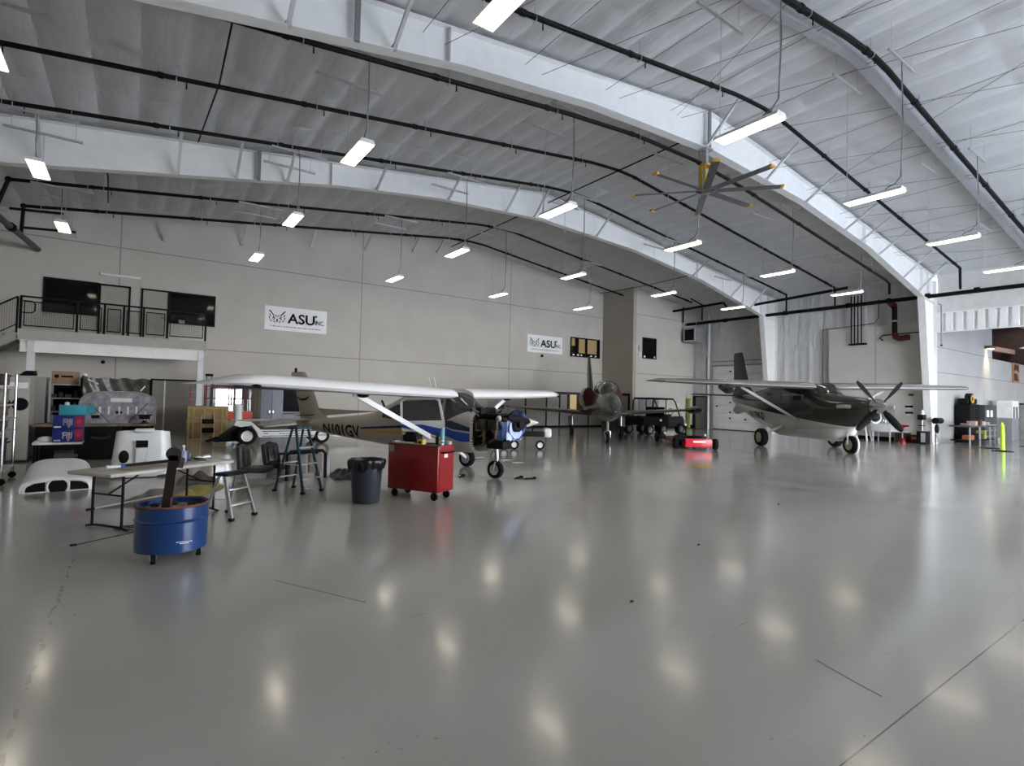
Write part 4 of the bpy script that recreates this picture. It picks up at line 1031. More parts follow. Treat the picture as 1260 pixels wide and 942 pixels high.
# steel rack at the left edge
t = thing('wire_rack', 'chrome rolling rack with white shelves at the far left edge', 'rack', (-1.84, 13.5, 0))
for x in (0, -1.2):
    for y in (-.55, .55):
        MB().cyl((x, y, .12), (x, y, 1.98), .024, n=10).build('post', M_chr, t)
        a = MB(); a.lathe([(.001, -.02), (.06, -.02), (.06, .02), (.001, .02)], (x, y, .06), 'Y', 14); a.build('caster', M_rub, t)
for z in (.25, .93, 1.16, 1.42, 1.75): B(-1.22, .02, -.56, .56, z - .025, z, bev=.004).build('shelf', mat('shelf_grey', (.55, .54, .52), .35, .4), t)
for z, h, c, n, lab in ((.26, .5, (.02, .02, .02), 'black_bin', 'black bin on the lowest shelf of the rolling rack'), (.94, .18, (.03, .07, .05), 'green_bin', 'dark green bin on the middle shelf of the rolling rack'), (1.18, .2, (.16, .11, .08), 'brown_box', 'brown box on the rolling rack above the green bin'), (1.43, .26, (.30, .28, .25), 'beige_cloth', 'beige folded cloth on the rolling rack'), (1.76, .2, (.07, .03, .03), 'maroon_case', 'dark maroon case on the top shelf of the rolling rack')):
    t2 = thing(n, lab, n.split('_')[1], (-2.4, 13.5, z)); B(-.5, .48, -.45, .45, .003, h, bev=.03).build('body', mat(n, c, .6, 0, .2), t2)
    B(-.52, .50, -.47, .47, h - .02, h + .008, bev=.01).build('lid', mat(n, c, .6), t2)
# tall beige cabinets
t = thing('tall_cabinet', 'tall beige cabinet with two round black vents at the far left', 'cabinet', (-2.85, 17.3, 0))
B(-.9, .88, -.45, .45, .05, 1.98, bev=.02).build('body', mat('cabinet_beige', (.40, .38, .34), .5), t)
for x in (.42, .72): MB().lathe([(.001, -.03), (.13, -.03), (.15, 0)], (x, -.45, 1.35), 'Y', 20).build('round_vent', M_blk, t)
B(.25, .85, -.47, -.45, 1.72, 1.86).build('label_plate', M_wht, t)
B(-.1, .35, -.56, -.45, .62, .70, bev=.02).build('handle', M_blk, t)
MB().bar((.15, -.5, .3), (.6, -.5, .5), .03, .03).build('latch', M_blk, t)
t = thing('tall_cabinet', 'tall grey-beige cabinet with cables heaped on top beside the shelf unit', 'cabinet', (-2.2, 18.6, 0))
B(-.5, .38, -.4, .4, .02, 2.03, bev=.015).build('body', mat('cabinet_grey', (.27, .26, .24), .5), t)
B(.09, .1, -.42, -.4, .1, 1.98).build('door_gap', M_blk, t)
t = thing('cable_heap', 'black cable heap on top of the grey-beige cabinet', 'cables', (-2.25, 18.5, 2.04))
random.seed(5)
for i in range(4): MB().torus((random.uniform(-.05, .1), 0, .03 + i * .03), .16 - i * .02, .022, 'Z', 18, 6).build('loop', M_blk, t)
# open shelf unit with parts
t = thing('shelf_unit', 'grey steel shelf unit crowded with parts under a cardboard box', 'shelf unit', (-1.38, 18.5, 0))
unit = t
for x in (-.36, .42):
    for y in (-.25, .25): B(x - .025, x + .025, y - .025, y + .025, 0, 1.92).build('post', M_galv, t)
for z in (.9, 1.15, 1.5, 1.86): B(-.38, .44, -.27, .27, z - .03, z).build('shelf', M_galv, t)
random.seed(9); k = 0
for z in (.9, 1.15, 1.5):
    for i in range(5):
        x = -.3 + i * .15; h = random.uniform(.08, .24); c = random.choice([(.03, .03, .035), (.02, .04, .12), (.3, .3, .3), (.12, .09, .07), (.05, .05, .05)])
        tt = thing('parts_bottle' if i % 2 else 'parts_bin', '%s on the %s shelf of the grey unit, %s from the left' % ('small dark bottle' if i % 2 else 'small parts bin', {.9: 'lowest', 1.15: 'middle', 1.5: 'upper'}[z], ordw[i]), 'bottle' if i % 2 else 'bin', (-1.38 + x, 18.35, z + .001), 0, 'parts crowded on the steel shelf unit')
        if i % 2: MB().lathe([(.001, 0), (.045, 0), (.045, h * .7), (.018, h * .85), (.018, h), (.001, h)], n=12).build('body', mat('item%d' % k, c, .5), tt)
        else: B(-.06, .06, -.1, .1, 0, h, bev=.01).build('body', mat('item%d' % k, c, .5), tt)
        k += 1
B(-.38, .44, .25, .27, .9, 1.86).build('back_panel', M_drk, unit)  # dark sheet added so the space behind the shelves reads dark
t = thing('cardboard_box', 'brown cardboard box on top of the steel shelf unit', 'box', (-1.45, 18.4, 1.861))
B(-.27, .27, -.2, .2, 0, .33, bev=.004).build('body', mat('cardboard', (.30, .20, .12), .8), t)
B(-.27, .27, -.005, .005, .33, .332).build('tape', mat('tape', (.4, .3, .18), .4), t)
MB().lathe([(.001, -.003), (.05, -.003), (.05, 0)], (-.17, -.2, .2), 'Y', 14).box(-.08, .16, -.203, -.2, .17, .22).build('printed_mark', M_drk, t)
t = thing('power_tool', 'black and pale power tool beside the cardboard box', 'tool', (-1.08, 18.4, 1.861))
MB().ball((0, 0, .17), (.06, .1, .07), 10, 8).box(-.03, .03, -.03, .03, 0, .14).build('body', M_blk, t); MB().ball((.03, 0, .25), .05, 8, 6).build('cap', M_wht, t)
# long bench
t = thing('workbench', 'long dark workbench with a worn brown top along the left corner', 'workbench', (-.7, 17.25, 0))
B(-1.2, 1.22, -.42, .42, .82, .88, bev=.006).build('top', M_bench, t)
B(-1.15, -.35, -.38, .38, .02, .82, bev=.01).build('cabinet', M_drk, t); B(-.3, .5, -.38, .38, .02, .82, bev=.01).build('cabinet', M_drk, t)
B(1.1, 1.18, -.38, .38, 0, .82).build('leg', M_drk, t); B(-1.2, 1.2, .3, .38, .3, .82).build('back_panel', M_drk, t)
MB().tube([(-.1, -.4, .55), (.15, -.44, .52), (.3, -.42, .58)], .03, 8).build('rag', mat('grey_rag', (.03, .03, .032), .8), t)
# bulkhead panel standing on the bench
t = thing('bulkhead_panel', 'domed grey metal bulkhead panel with white slots standing on the workbench', 'aircraft part', (-.28, 17.3, .885))
def dome(s, w_, h): 
    P = [(-w_ / 2, 0)]
    for i in range(17):
        a = PI - PI * i / 16; P.append((w_ / 2 * math.copysign(abs(math.cos(a)) ** .55, math.cos(a)), h * .55 + h * .45 * math.sin(a) ** .8))
    return P + [(w_ / 2, 0)]
MB().prism(dome(1, 1.58, .78), -.02, .02).build('skin', mat('bulkhead_grey', (.30, .30, .33), .45, .3, .35, 9, .3, 20), t)
P = dome(1, 1.60, .80); m = MB(); m.tube([(u, -.03, v) for u, v in P], .02, 6); m.build('rim', mat('rim_brown', (.30, .26, .23), .5), t)
for x in (-.38, -.2, .02, .2, .38, .58): B(x - .02, x + .02, -.035, -.02, .22 - (.0 if x < .5 else .02), .42 if x < .5 else .3).build('slot', M_wht, t)
B(-.17, .28, -.035, -.02, .54, .64).build('label_plate', M_wht, t)
m = MB(); m.bar((-.6, -.03, .5), (-.18, -.03, .02), .02, .02).bar((.62, -.03, .52), (.22, -.03, .02), .02, .02); m.build('brace_rib', mat('rib_dark', (.08, .08, .1), .5), t)
B(-.55, -.38, -.035, -.02, .12, .2).build('hole', M_drk, t); B(-.06, .08, -.035, -.02, .24, .30).build('hole', M_drk, t)
# wrapped windshield behind
t = thing('wrapped_canopy', 'dark plastic-wrapped windshield leaning behind the domed bulkhead panel', 'aircraft part', (-.32, 17.95, 0))
MB().grid(lambda u, v: (-.78 + 1.5 * u, .12 * math.sin(u * PI) + .02 * math.sin(u * 31 + v * 9), 1.0 + v * 1.05 + .02 * math.sin(u * 23)), 40, 12).build('wrap', mat('plastic_wrap', (.09, .085, .075), .15, 0, .4, 5, .6, 12), t)
MB().box(-.8, -.74, -.03, .15, 0, 2.03).box(.70, .76, -.03, .15, 0, 2.03).box(-.8, .76, .05, .15, .9, 1.0).build('stand', M_drk, t)
MB().bar((-.65, -.04, 2.0), (-.42, -.04, 1.88), .03, .03).bar((.5, -.04, 1.72), (.6, -.04, 1.86), .03, .03).build('white_strap', M_wht, t)
t = thing('bench_vise', 'black bench vise on the right end of the workbench', 'vise', (.28, 16.95, .885))
MB().lathe([(.1, 0), (.1, .02), (.04, .04), (.04, .12), (.001, .12)], n=14).box(-.12, .12, -.06, .06, .11, .22, .01).box(-.15, .15, -.08, .04, .2, .23).build('body', M_blk, t)
MB().cyl((0, -.06, .1), (0, -.2, .1), .018, n=8).cyl((-.08, -.2, .1), (.08, -.2, .1), .008, n=6).build('screw', M_galv, t)
# small white cart with water cases
t = thing('utility_cart', 'low cart with a white top holding the water cases, left corner', 'cart', (-1.17, 14.45, 0))
B(-.42, .36, -.3, .3, .60, .65, bev=.01).build('top', M_wht, t); B(-.40, .34, -.28, .28, .18, .22).build('lower_shelf', M_drk, t)
for x in (-.38, .32):
    for y in (-.26, .26): B(x - .02, x + .02, y - .02, y + .02, .08, .60).build('leg', M_blk, t); 
    for y in (-.26, .26): MB().lathe([(.001, -.015), (.04, -.015), (.04, .015), (.001, .015)], (x, y, .04), 'Y', 12).build('caster', M_rub, t)
t = thing('small_motor', 'dusty small motor on the lower shelf of the low white-topped cart', 'motor', (-1.1, 14.35, .221))
MB().cyl((-.15, 0, .13), (.15, 0, .13), .12, n=16).box(-.1, .1, -.1, .1, 0, .05).build('body', mat('dusty_metal', (.08, .08, .08), .6, .4), t); MB().cyl((.15, 0, .13), (.24, 0, .13), .03, n=8).build('shaft', M_alu, t)
M_fblue = mat('case_blue', (.015, .022, .16), .5); M_teal = mat('case_teal', (.04, .28, .36), .5); M_pink = mat('case_magenta', (.28, .015, .05), .5)
for i, nm in enumerate(('lower', 'upper')):
    t = thing('water_case', 'blue water case reading FIJI, the %s of two on the low cart' % nm, 'water case', (-1.03, 14.3, .652 + i * .272), 0, 'stacked water cases')
    B(-.25, .23, -.2, .2, 0, .268, bev=.006).build('body', M_fblue, t)
    text_obj('lettering', 'FIJI', .19, M_wht, t, lambda u, v: (-.10 + u * .8, -.203, .07 + v), bold=.006, w=.19)
    MB().box(.10, .23, -.2035, -.2, .03, .25).build('flower_panel', M_pink, t, label='magenta flower panel')
    MB().ball((.165, -.204, .14), (.045, .003, .05), 10, 6).build('flower', mat('flower_pink', (.45, .04, .1), .5), t)
    B(-.23, -.12, -.203, -.2, .02, .05).build('small_print', M_wht, t)
t = thing('water_case', 'opened teal water case on top of the blue cases', 'water case', (-.99, 14.35, 1.196))
MB().box(-.21, .23, -.2, .2, 0, .20, .004).build('body', M_teal, t)
MB().bar((.24, -.05, .18), (.29, -.1, .03), .2, .006, (0, 1, 0)).build('flap', M_teal, t)
MB().lathe([(.001, 0), (.04, 0), (.04, .05), (.001, .07)], (-.1, 0, .2), n=10).build('bottle_cap', M_wht, t)
t = thing('white_mask', 'white rounded respirator lying left of the water cases', 'mask', (-1.4, 14.3, .653))
MB().ball((0, 0, .05), (.13, .1, .06), 14, 8).ball((.06, -.05, .04), (.05, .04, .03), 10, 6).build('shell', M_wht, t); MB().torus((-.1, 0, .02), .06, .01, 'Z', 14, 5).build('strap', M_wht, t)
# white cowling standing up
t = thing('engine_cowling', 'large white engine cowling standing upright with black holes, behind the folding table', 'aircraft part', (.2, 13.15, 0), R_(-6))
def cowl(u, v):
    a = PI * (1.04 - 1.08 * u); w_ = .54 - .09 * v
    x = w_ * math.copysign(abs(math.cos(a)) ** .55, math.cos(a)); y = .25 - .42 * abs(math.sin(a)) ** .5 * (1 - .25 * v)
    return (x, y, .02 + .86 * v + .06 * (1 - abs(2 * u - 1)) ** .7 * v)
M_cw = mat('cowl_white', (.74, .75, .76), .3, 0, .03, 3, coat=.3)
m = MB().grid(cowl, 48, 16)
def ctop(u, v):
    p = Vector(cowl(u, 1)); q = Vector((0, .25, .84)); return p.lerp(q, v) + Vector((0, 0, .05 * math.sin(v * PI * .5)))
m.grid(ctop, 48, 6); m.build('shell', M_cw, t)
MB().box(-.12, .20, -.19, .0, .90, .97, .02).build('top_lip', M_cw, t)
MB().box(-.09, .11, -.195, -.165, .60, .74, .01).build('scoop_opening', M_drk, t); m = MB(); m.box(-.09, .12, -.20, -.16, .30, .59, .01).bar((.12, -.19, .6), (.06, -.19, .28), .02, .02); m.build('scoop_fairing', M_cw, t)
MB().ball((-.28, -.15, .42), (.085, .05, .13), 16, 10).build('duct_hole', M_drk, t)
MB().box(-.5, .5, -.16, .16, 0, .05, .02).build('torn_edge', mat('torn_edge', (.10, .095, .08), .8), t)
# nose bowl on the floor
t = thing('nose_cowl', 'white lower nose cowling on the floor with three dark openings', 'aircraft part', (-.97, 11.85, 0), R_(4))
def nb(u, v):
    a = PI * (1 - u); x = .50 * math.copysign(abs(math.cos(a)) ** .6, math.cos(a)) * (1 - .05 * v); z = (.235 + .20 * v) * abs(math.sin(a)) ** .62
    return (x, -.02 + 1.2 * v, z)
m = MB().grid(nb, 40, 12); m.grid(lambda u, v: (nb(u, 0)[0] * (1 - .18 * v), -.02 - .07 * math.sin(v * PI / 2) , nb(u, 0)[2] * (1 - .18 * v)), 40, 4)
m.build('shell', M_cw, t)
m = MB(); P = [nb(i / 30, 0) for i in range(31)]
m.prism([(p[0] * .96, max(p[2] * .94, 0)) for p in P], -.06, -.02); m.build('front_face', M_cw, t)
MB().lathe([(.001, -.066), (.13, -.066), (.13, -.05)], (0, 0, .09), 'Y', 24).build('round_opening', M_drk, t)
MB().prism([(-.42, .02), (-.16, .02), (-.16, .17), (-.30, .155), (-.42, .09)], -.068, -.05).build('side_opening', M_drk, t)
MB().prism([(.42, .02), (.16, .02), (.16, .17), (.30, .155), (.42, .09)], -.068, -.05).build('side_opening', M_drk, t)
MB().torus((0, -.065, .09), .14, .018, 'Y', 24, 6, (R_(-120), R_(120))).build('opening_lip', M_wht, t)

# ------------------------------------------------------------ folding table and what lies on it
TZ = .72
t = thing('folding_table', 'long folding table with worn pale top and black legs', 'table', (.33, 8.75, 0), R_(36))
B(-.9, .9, -.38, .38, .675, TZ, bev=.015).build('table_top', mat('table_top_pale', (.44, .42, .38), .55, 0, .18, 5), t)
for s in (-1, 1):
    for y in (-.26, .26): MB().cyl((s * .66, y, .03), (s * .66, y, .68), .016, n=8).build('leg', M_blk, t)
    MB().tube([(s * .66, -.36, .012), (s * .66, -.2, .035), (s * .66, .2, .035), (s * .66, .36, .012)], .014, 6).cyl((s * .66, -.26, .42), (s * .66, .26, .42), .012, n=6).build('leg_foot', M_blk, t)
    MB().tube([(s * .66, 0, .42), (s * .2, 0, .66)], .011, 6).build('leg_brace', M_blk, t)
def on_table(x, y): c, s = math.cos(R_(36)), math.sin(R_(36)); return (.33 + x * c - y * s, 8.75 + x * s + y * c, TZ + .001)
t = thing('spray_bottle', 'clear-blue spray bottle with pale trigger on the folding table', 'bottle', on_table(.38, .02))
MB().lathe([(.001, 0), (.045, 0), (.048, .1), (.035, .15), (.015, .18), (.015, .2)], n=16).build('body', mat('bottle_blue', (.22, .27, .34), .25, 0, .1), t)
MB().box(-.015, .015, -.05, .02, .2, .235, .005).bar((0, -.04, .2), (0, -.055, .16), .012, .01).build('trigger', M_wht, t)
t = thing('jug', 'dark blue jug right behind the spray bottle', 'jug', on_table(.47, .06)); MB().box(-.05, .05, -.04, .04, 0, .12, .02).cyl((0, 0, .12), (0, 0, .15), .02, n=10).build('body', mat('jug_blue', (.04, .06, .11), .3), t); MB().cyl((0, 0, .15), (0, 0, .165), .024, n=10).build('cap', M_blk, t)
t = thing('rubber_strip', 'long black strip lying along the folding table', 'strip', on_table(.0, .14), R_(36)); MB().box(-.42, .4, -.03, .03, 0, .035, .01).build('bar', M_blk, t); MB().box(-.44, -.38, -.035, .035, 0, .04, .01).build('end', M_blk, t)
t = thing('paper_roll', 'white and blue tube on the left half of the folding table', 'tube', on_table(-.55, .06), R_(20)); MB().cyl((-.09, 0, .025), (.09, 0, .025), .024, n=12).build('tube', mat('tube_white', (.6, .62, .68), .5), t); MB().cyl((.06, 0, .025), (.11, 0, .025), .026, n=12).build('band', M_blu, t)
t = thing('masking_paper', 'crumpled brown paper sheet on the folding table', 'paper', on_table(-.28, -.1), R_(36))
MB().grid(lambda u, v: (-.3 + u * .55, -.18 + v * .34, .004 + .014 * abs(math.sin(u * 19 + v * 7)) * abs(math.sin(v * 13))), 24, 14).build('sheet', mat('brown_paper', (.30, .25, .20), .8), t)
t = thing('hand_tools', 'heap of hand tools at the right end of the folding table', 'tools', on_table(.66, .08), R_(36))
random.seed(21)
for i in range(8):
    a = random.uniform(0, PI); x, y = random.uniform(-.12, .12), random.uniform(-.1, .1); l = random.uniform(.07, .13)
    MB().bar((x - l * math.cos(a), y - l * math.sin(a), .012 + i * .006), (x + l * math.cos(a), y + l * math.sin(a), .012 + i * .006), .022, .016).ball((x + l * math.cos(a), y + l * math.sin(a), .014 + i * .006), (.022, .022, .012), 8, 6).build('tool', (M_drk, M_galv, M_drk, mat('tan_handle', (.25, .2, .14), .6))[i % 4], t)
t = thing('sheet_metal', 'thin bent metal plate on the folding table beside the hand tools', 'plate', on_table(.68, -.12), R_(46)); MB().box(-.1, .1, -.06, .06, 0, .008).bar((-.1, 0, .004), (-.12, 0, .03), .1, .004, (1, 0, 0)).build('plate', M_alu, t)

# ------------------------------------------------------------ blue drum stand
t = thing('drum_stand', 'blue half-drum on casters with a brown steel post rising from it', 'drum stand', (.385, 6.62, 0))
M_drum = mat('drum_blue', (.006, .038, .15), .35, 0, .15, 2, coat=.3)
MB().lathe([(.001, .105), (.305, .105), (.325, .11), (.325, .40), (.338, .415), (.325, .43), (.325, .545), (.335, .555), (.325, .565), (.30, .56), (.30, .47)], n=48).build('drum', M_drum, t)
MB().torus((0, 0, .558), .325, .014, 'Z', 48, 6).build('rusty_rim', mat('rust', (.13, .055, .035), .7, 0, .3, 20), t, label='rusty rim')
MB().grid(lambda u, v: (.31 * v * math.cos(2 * PI * u), .31 * v * math.sin(2 * PI * u), .505 + .012 * math.sin(u * 40) * math.sin(v * 9)), 40, 6).build('concrete_fill', mat('fill', (.22, .18, .15), .9, 0, .3, 12), t)
for i in range(6):
    a = i * 1.05 + .4; MB().ball((.19 * math.cos(a), .19 * math.sin(a), .525), (.04, .03, .025), 8, 6).build('debris', mat('debris_dark', (.03, .022, .02), .8), t)
MB().bar((-.06, .02, .48), (-.01, .02, 1.05), .10, .08).build('post', mat('post_brown', (.018, .011, .009), .7, spec=.1), t)
MB().cyl((-.01, -.03, 1.06), (-.01, .07, 1.06), .068, n=24).cyl((.03, .02, .92), (.05, .02, 1.02), .05, n=10).build('post_head', mat('post_head', (.014, .01, .009), .6), t)
MB().bar((-.02, -.03, .49), (-.015, -.03, .62), .02, .02).build('bracket', mat('bracket_red', (.12, .05, .05), .6), t)
MB().box(.02, .16, -.327, -.322, .215, .222).box(.05, .13, -.328, -.322, .20, .206).build('scratch', M_wht, t)
for x, y in ((-.16, -.20), (.24, -.06), (-.1, .24), (.18, .22)):
    a = MB(); a.lathe([(.02, -.02), (.05, -.02), (.05, .02), (.02, .02)], (x, y, .05), 'X', 16); o = a.build('caster', M_rub, t)
    MB().box(x - .03, x - .024, y - .03, y + .03, .04, .106).box(x + .024, x + .03, y - .03, y + .03, .04, .106).cyl((x - .03, y, .05), (x + .03, y, .05), .02, n=10).build('caster_bracket', M_galv, o)
# ------------------------------------------------------------ step stools and ladders
def aframe(name, label, cat, loc, rz, H, W0, W1, D, steps, mr, mt_, capcol, backcol=None, rear_steps=False, rail=.045):
    t = thing(name, label, cat, loc, rz)
    for s in (-1, 1):
        MB().bar((s * W1 / 2, -D / 2, .03), (s * W0 / 2, -.05, H - .03), rail, rail * .55, (1, 0, 0)).build('front_rail', mr, t)
        MB().bar((s * W1 / 2 * .95, D / 2, .03), (s * W0 / 2 * .9, .05, H - .03), rail * .8, rail * .5, (1, 0, 0)).build('rear_rail', backcol or mr, t)
        for y in (-D / 2, D / 2): B(s * W1 / 2 - .03, s * W1 / 2 + .03, y - .03, y + .03, 0, .04, bev=.006).build('rubber_foot', M_rub, t)
    for z in steps:
        f = z / H; w_ = W1 + (W0 - W1) * f; y = -D / 2 + (D / 2 - .05) * f
        B(-w_ / 2, w_ / 2, y - .04, y + .05, z - .012, z + .012, bev=.004).build('step', mt_, t)
    if rear_steps:
        for z in steps[:2]:
            f = z / H; w_ = W1 + (W0 - W1) * f; y = D / 2 - (D / 2 - .05) * f
            MB().bar((-w_ / 2, y, z), (w_ / 2, y, z), .03, .02).build('rear_brace', mt_, t)
    B(-W0 / 2 - .03, W0 / 2 + .03, -.12, .12, H - .04, H, bev=.012).build('top_cap', capcol, t)
    MB().bar((-W1 / 2 * .7, -D * .3, H * .42), (-W1 / 2 * .66, D * .3, H * .42), .02, .008).build('spreader', M_galv, t)
    return t
aframe('step_stool', 'small aluminium step stool with black top right of the blue drum', 'step stool', (1.16, 8.38, 0), R_(39), .62, .33, .42, .46, (.2, .4), M_alu, M_alu, M_blk)
aframe('stepladder', 'blue fibreglass stepladder with silver steps standing before the seats', 'stepladder', (2.47, 10.06, 0), R_(31), 1.14, .28, .44, .66, (.25, .5, .78), mat('ladder_blue', (.01, .045, .075), .4), M_alu, mat('ladder_cap', (.03, .05, .06), .5), rear_steps=True)
# ------------------------------------------------------------ seats and cloths on the floor
M_lea = mat('dark_leather', (.055, .052, .05), .38, 0, .15, 6, .15, 30); M_lea2 = mat('black_leather', (.03, .032, .035), .22, 0, .1, 6)
def seat(label, loc, rz, m, tilt=-10, cushion=True, fold=None):
    t = thing('cockpit_chair', label, 'seat', loc, rz)
    b = MB()
    def bk(u, v): 
        a = 2 * PI * u; w_ = .23 * (1 - .12 * v ** 3); return (w_ * math.copysign(abs(math.cos(a)) ** .6, math.cos(a)), .08 * math.copysign(abs(math.sin(a)) ** .6, math.sin(a)) * (1 - .2 * v), .16 + .46 * v)
    b.grid(bk, 32, 10); b.grid(lambda u, v: tuple(Vector(bk(u, 1)).lerp(Vector((0, 0, .68)), math.sin(v * PI / 2))), 32, 5)
    o = b.build('backrest', m, t); o.rotation_euler = (R_(tilt), 0, 0)
    MB().box(-.16, .16, -.10, -.07, .22, .56, .02).bar((0, -.105, .25), (0, -.105, .54), .012, .01).bar((-.14, -.105, .4), (.14, -.105, .4), .012, .01).build('back_panel', m, o)
    if cushion: MB().box(-.25, .25, -.52, .02, .10, .22, .05).build('cushion', m, t)
    MB().box(-.22, -.18, -.5, .1, 0, .1).box(.18, .22, -.5, .1, 0, .1).box(-.2, .2, -.1, -.06, .02, .06).build('seat_rail', M_galv, t)
    return t
seat('dark leather aircraft seat on the floor nearest the folding table', (1.95, 12.3, 0), R_(60), M_lea, -6)
seat('shiny black leather aircraft seat behind the blue stepladder', (2.62, 12.85, 0), R_(35), M_lea2, -14)
t = thing('seat_frame', 'upturned seat base with dark frame right behind the blue stepladder', 'seat', (2.95, 11.4, 0), R_(10))
MB().tube([(-.4, 0, 0), (-.4, 0, .50), (-.33, 0, .57), (.33, 0, .57), (.4, 0, .5), (.4, 0, 0)], .035, 8).tube([(-.4, .4, 0), (-.4, .4, .5), (.4, .4, .5), (.4, .4, 0)], .03, 8).build('frame', M_blk, t)
MB().box(-.33, .0, .02, .08, .12, .50, .02).build('panel', mat('tan_panel', (.13, .12, .10), .6), t); MB().box(.06, .34, .02, .08, .12, .50, .02).build('panel', mat('tan_panel', (.13, .12, .10), .6), t)
MB().box(.42, .5, -.02, .1, .02, .45, .02).build('side_pad', mat('pale_pad', (.3, .3, .3), .6), t)
def cloth(label, name, pts, m, amp=.05, seed=1, cat='cloth', h=.02):
    t = thing(name, label, cat); random.seed(seed); cx = sum(p[0] for p in pts) / len(pts); cy = sum(p[1] for p in pts) / len(pts)
    n = len(pts); ph = random.uniform(0, 6)
    def f(u, v):
        q = u * n; i = int(q) % n; fr_ = q - int(q); a, b = pts[i], pts[(i + 1) % n]
        x = a[0] + (b[0] - a[0]) * fr_; y = a[1] + (b[1] - a[1]) * fr_
        x = cx + (x - cx) * v; y = cy + (y - cy) * v
        return (x, y, .006 + h * (1 - v) + amp * abs(math.sin(x * 11 + ph) * math.cos(y * 8 + ph * 2)) * (1.02 - v ** 4))
    MB().grid(f, 48, 14).build('sheet', m, t); return t
cloth('grey crumpled floor cloth beyond the left legs of the folding table', 'floor_cloth', [(-.3, 9.8), (.1, 9.7), (.6, 10.6), (.9, 11.4), (.3, 11.3), (.1, 10.5)], mat('cloth_grey', (.15, .14, .125), .85), .06, 1)
cloth('yellow crumpled cloth on the floor beside the grey one, behind the drum post', 'yellow_cloth', [(.55, 10.1), (1.0, 10.3), (1.5, 11.2), (1.4, 11.5), (.9, 11.3), (.7, 10.7)], mat('cloth_yellow', (.36, .31, .07), .7), .05, 2)
cloth('brown-grey padded blanket heap left of the dark seats', 'blanket', [(.7, 11.6), (1.3, 11.6), (1.45, 12.0), (1.3, 12.8), (.8, 12.5)], mat('blanket_brown', (.10, .092, .08), .9), .10, 3, h=.10)
cloth('flat grey foam sheet on the floor in front of the nearest dark seat', 'foam_sheet', [(1.5, 10.9), (2.1, 10.9), (2.5, 11.5), (1.9, 11.9)], mat('foam_grey', (.24, .23, .21), .8), .02, 4)
cloth('black bag heap on the floor between the stepladder and the bin', 'black_bag', [(3.4, 11.0), (3.9, 10.7), (4.6, 11.6), (4.1, 12.1), (3.5, 11.9)], mat('bag_black', (.015, .014, .016), .35), .12, 6, 'bag', .1)
t = thing('red_can', 'small magenta-red can by the black bag heap', 'can', (3.3, 11.85, 0)); MB().cyl((0, 0, 0), (0, 0, .2), .055, n=14).build('body', mat('can_magenta', (.3, .02, .06), .4), t); MB().cyl((0, 0, .2), (0, 0, .22), .03, n=12).build('cap', M_blk, t)
t = thing('metal_rod', 'shiny metal rod lying on the grey floor cloth', 'rod', (-.05, 9.75, .02)); MB().cyl((-.35, -.12, .02), (.55, .25, .09), .014, n=8).build('rod', M_alu, t); MB().cyl((-.42, -.15, .015), (-.33, -.11, .02), .02, n=8).build('grip', M_blk, t)
t = thing('extension_cord', 'thin dark cord tangled on the floor by the left table legs', 'cord', (0, 0, 0))
pts = []; random.seed(4)
for i in range(46):
    a = i * .52; pts.append((.12 + .26 * math.cos(a) * (1 - .3 * math.sin(i * .3)) + i * .004, 8.15 + .22 * math.sin(a * .93), .008 + (i % 3) * .003))
MB().tube([(-.45, 7.62, .007), (-.2, 7.8, .007)] + pts + [(.45, 8.6, .008)], .006, 5).build('cord', mat('cord_dark', (.04, .035, .03), .6), t)
MB().box(-.5, -.44, 7.6, 7.63, .0, .02).build('plug', M_blk, t)
t = thing('clear_wrapper', 'small clear plastic wrapper on the floor below the stepladder', 'wrapper', (2.62, 10.15, 0)); MB().grid(lambda u, v: (u * .16, v * .12, .003 + .03 * abs(math.sin(u * 7) * math.sin(v * 6))), 10, 8).build('film', mat('film', (.5, .52, .5), .1), t)
for P, lab in (([(1.13, 5.32), (1.37, 4.88), (1.64, 4.37)], 'long thin scuff on the floor below the red tool cart'), ([(3.82, 1.81), (3.73, 1.54), (3.68, 1.37)], 'bent dark scuff on the floor at the lower right')):
    tag(MB().tube([(x, y, .0008) for x, y in P], .0025, 4).build('scuff_mark', mat('scuff', (.19, .18, .17), .5)), lab, 'scuff')

# ------------------------------------------------------------ along the rear wall, left
M_ply = mat('plywood', (.30, .19, .09), .7, 0, .25, 5); M_pyel = mat('yellow_frame_wood', (.36, .30, .11), .7, 0, .15)
t = thing('plywood_crate', 'yellow-edged plywood crate under the mezzanine edge', 'crate', (2.42, 24.3, 0))
B(-.66, .66, -.35, .35, .03, 1.17).build('panels', M_ply, t)
m = MB()
for x in (-.64, -.48, -.12, .2, .50, .66): m.box(x - .03, x + .03, -.385, -.35, .0, 1.19)
m.box(-.7, .7, -.38, -.35, .58, .66); m.box(-.7, .7, -.38, -.35, 1.1, 1.19)
m.build('battens', M_pyel, t)
MB().box(-.70, .70, -.40, .38, 1.17, 1.2).build('lid', M_ply, t)
t = thing('folded_step_stool', 'folded black two-step stool leaning on the plywood crate', 'step stool', (2.42, 23.75, 0))
MB().tube([(-.22, 0, 0), (-.21, .12, .85), (-.17, .13, .90), (.17, .13, .90), (.21, .12, .85), (.22, 0, 0)], .014, 6).build('frame', M_galv, t)
MB().bar((-.2, .04, .62), (.2, .04, .62), .03, .18).build('step', M_drk, t); MB().bar((-.2, .0, .28), (.2, .0, .28), .03, .2).build('step', M_drk, t)
t = thing('orange_ladder', 'folded orange fibreglass ladder left of the white mezzanine post', 'ladder', (2.08, 25.7, 0)); M_org = mat('ladder_orange', (.55, .07, .03), .5)
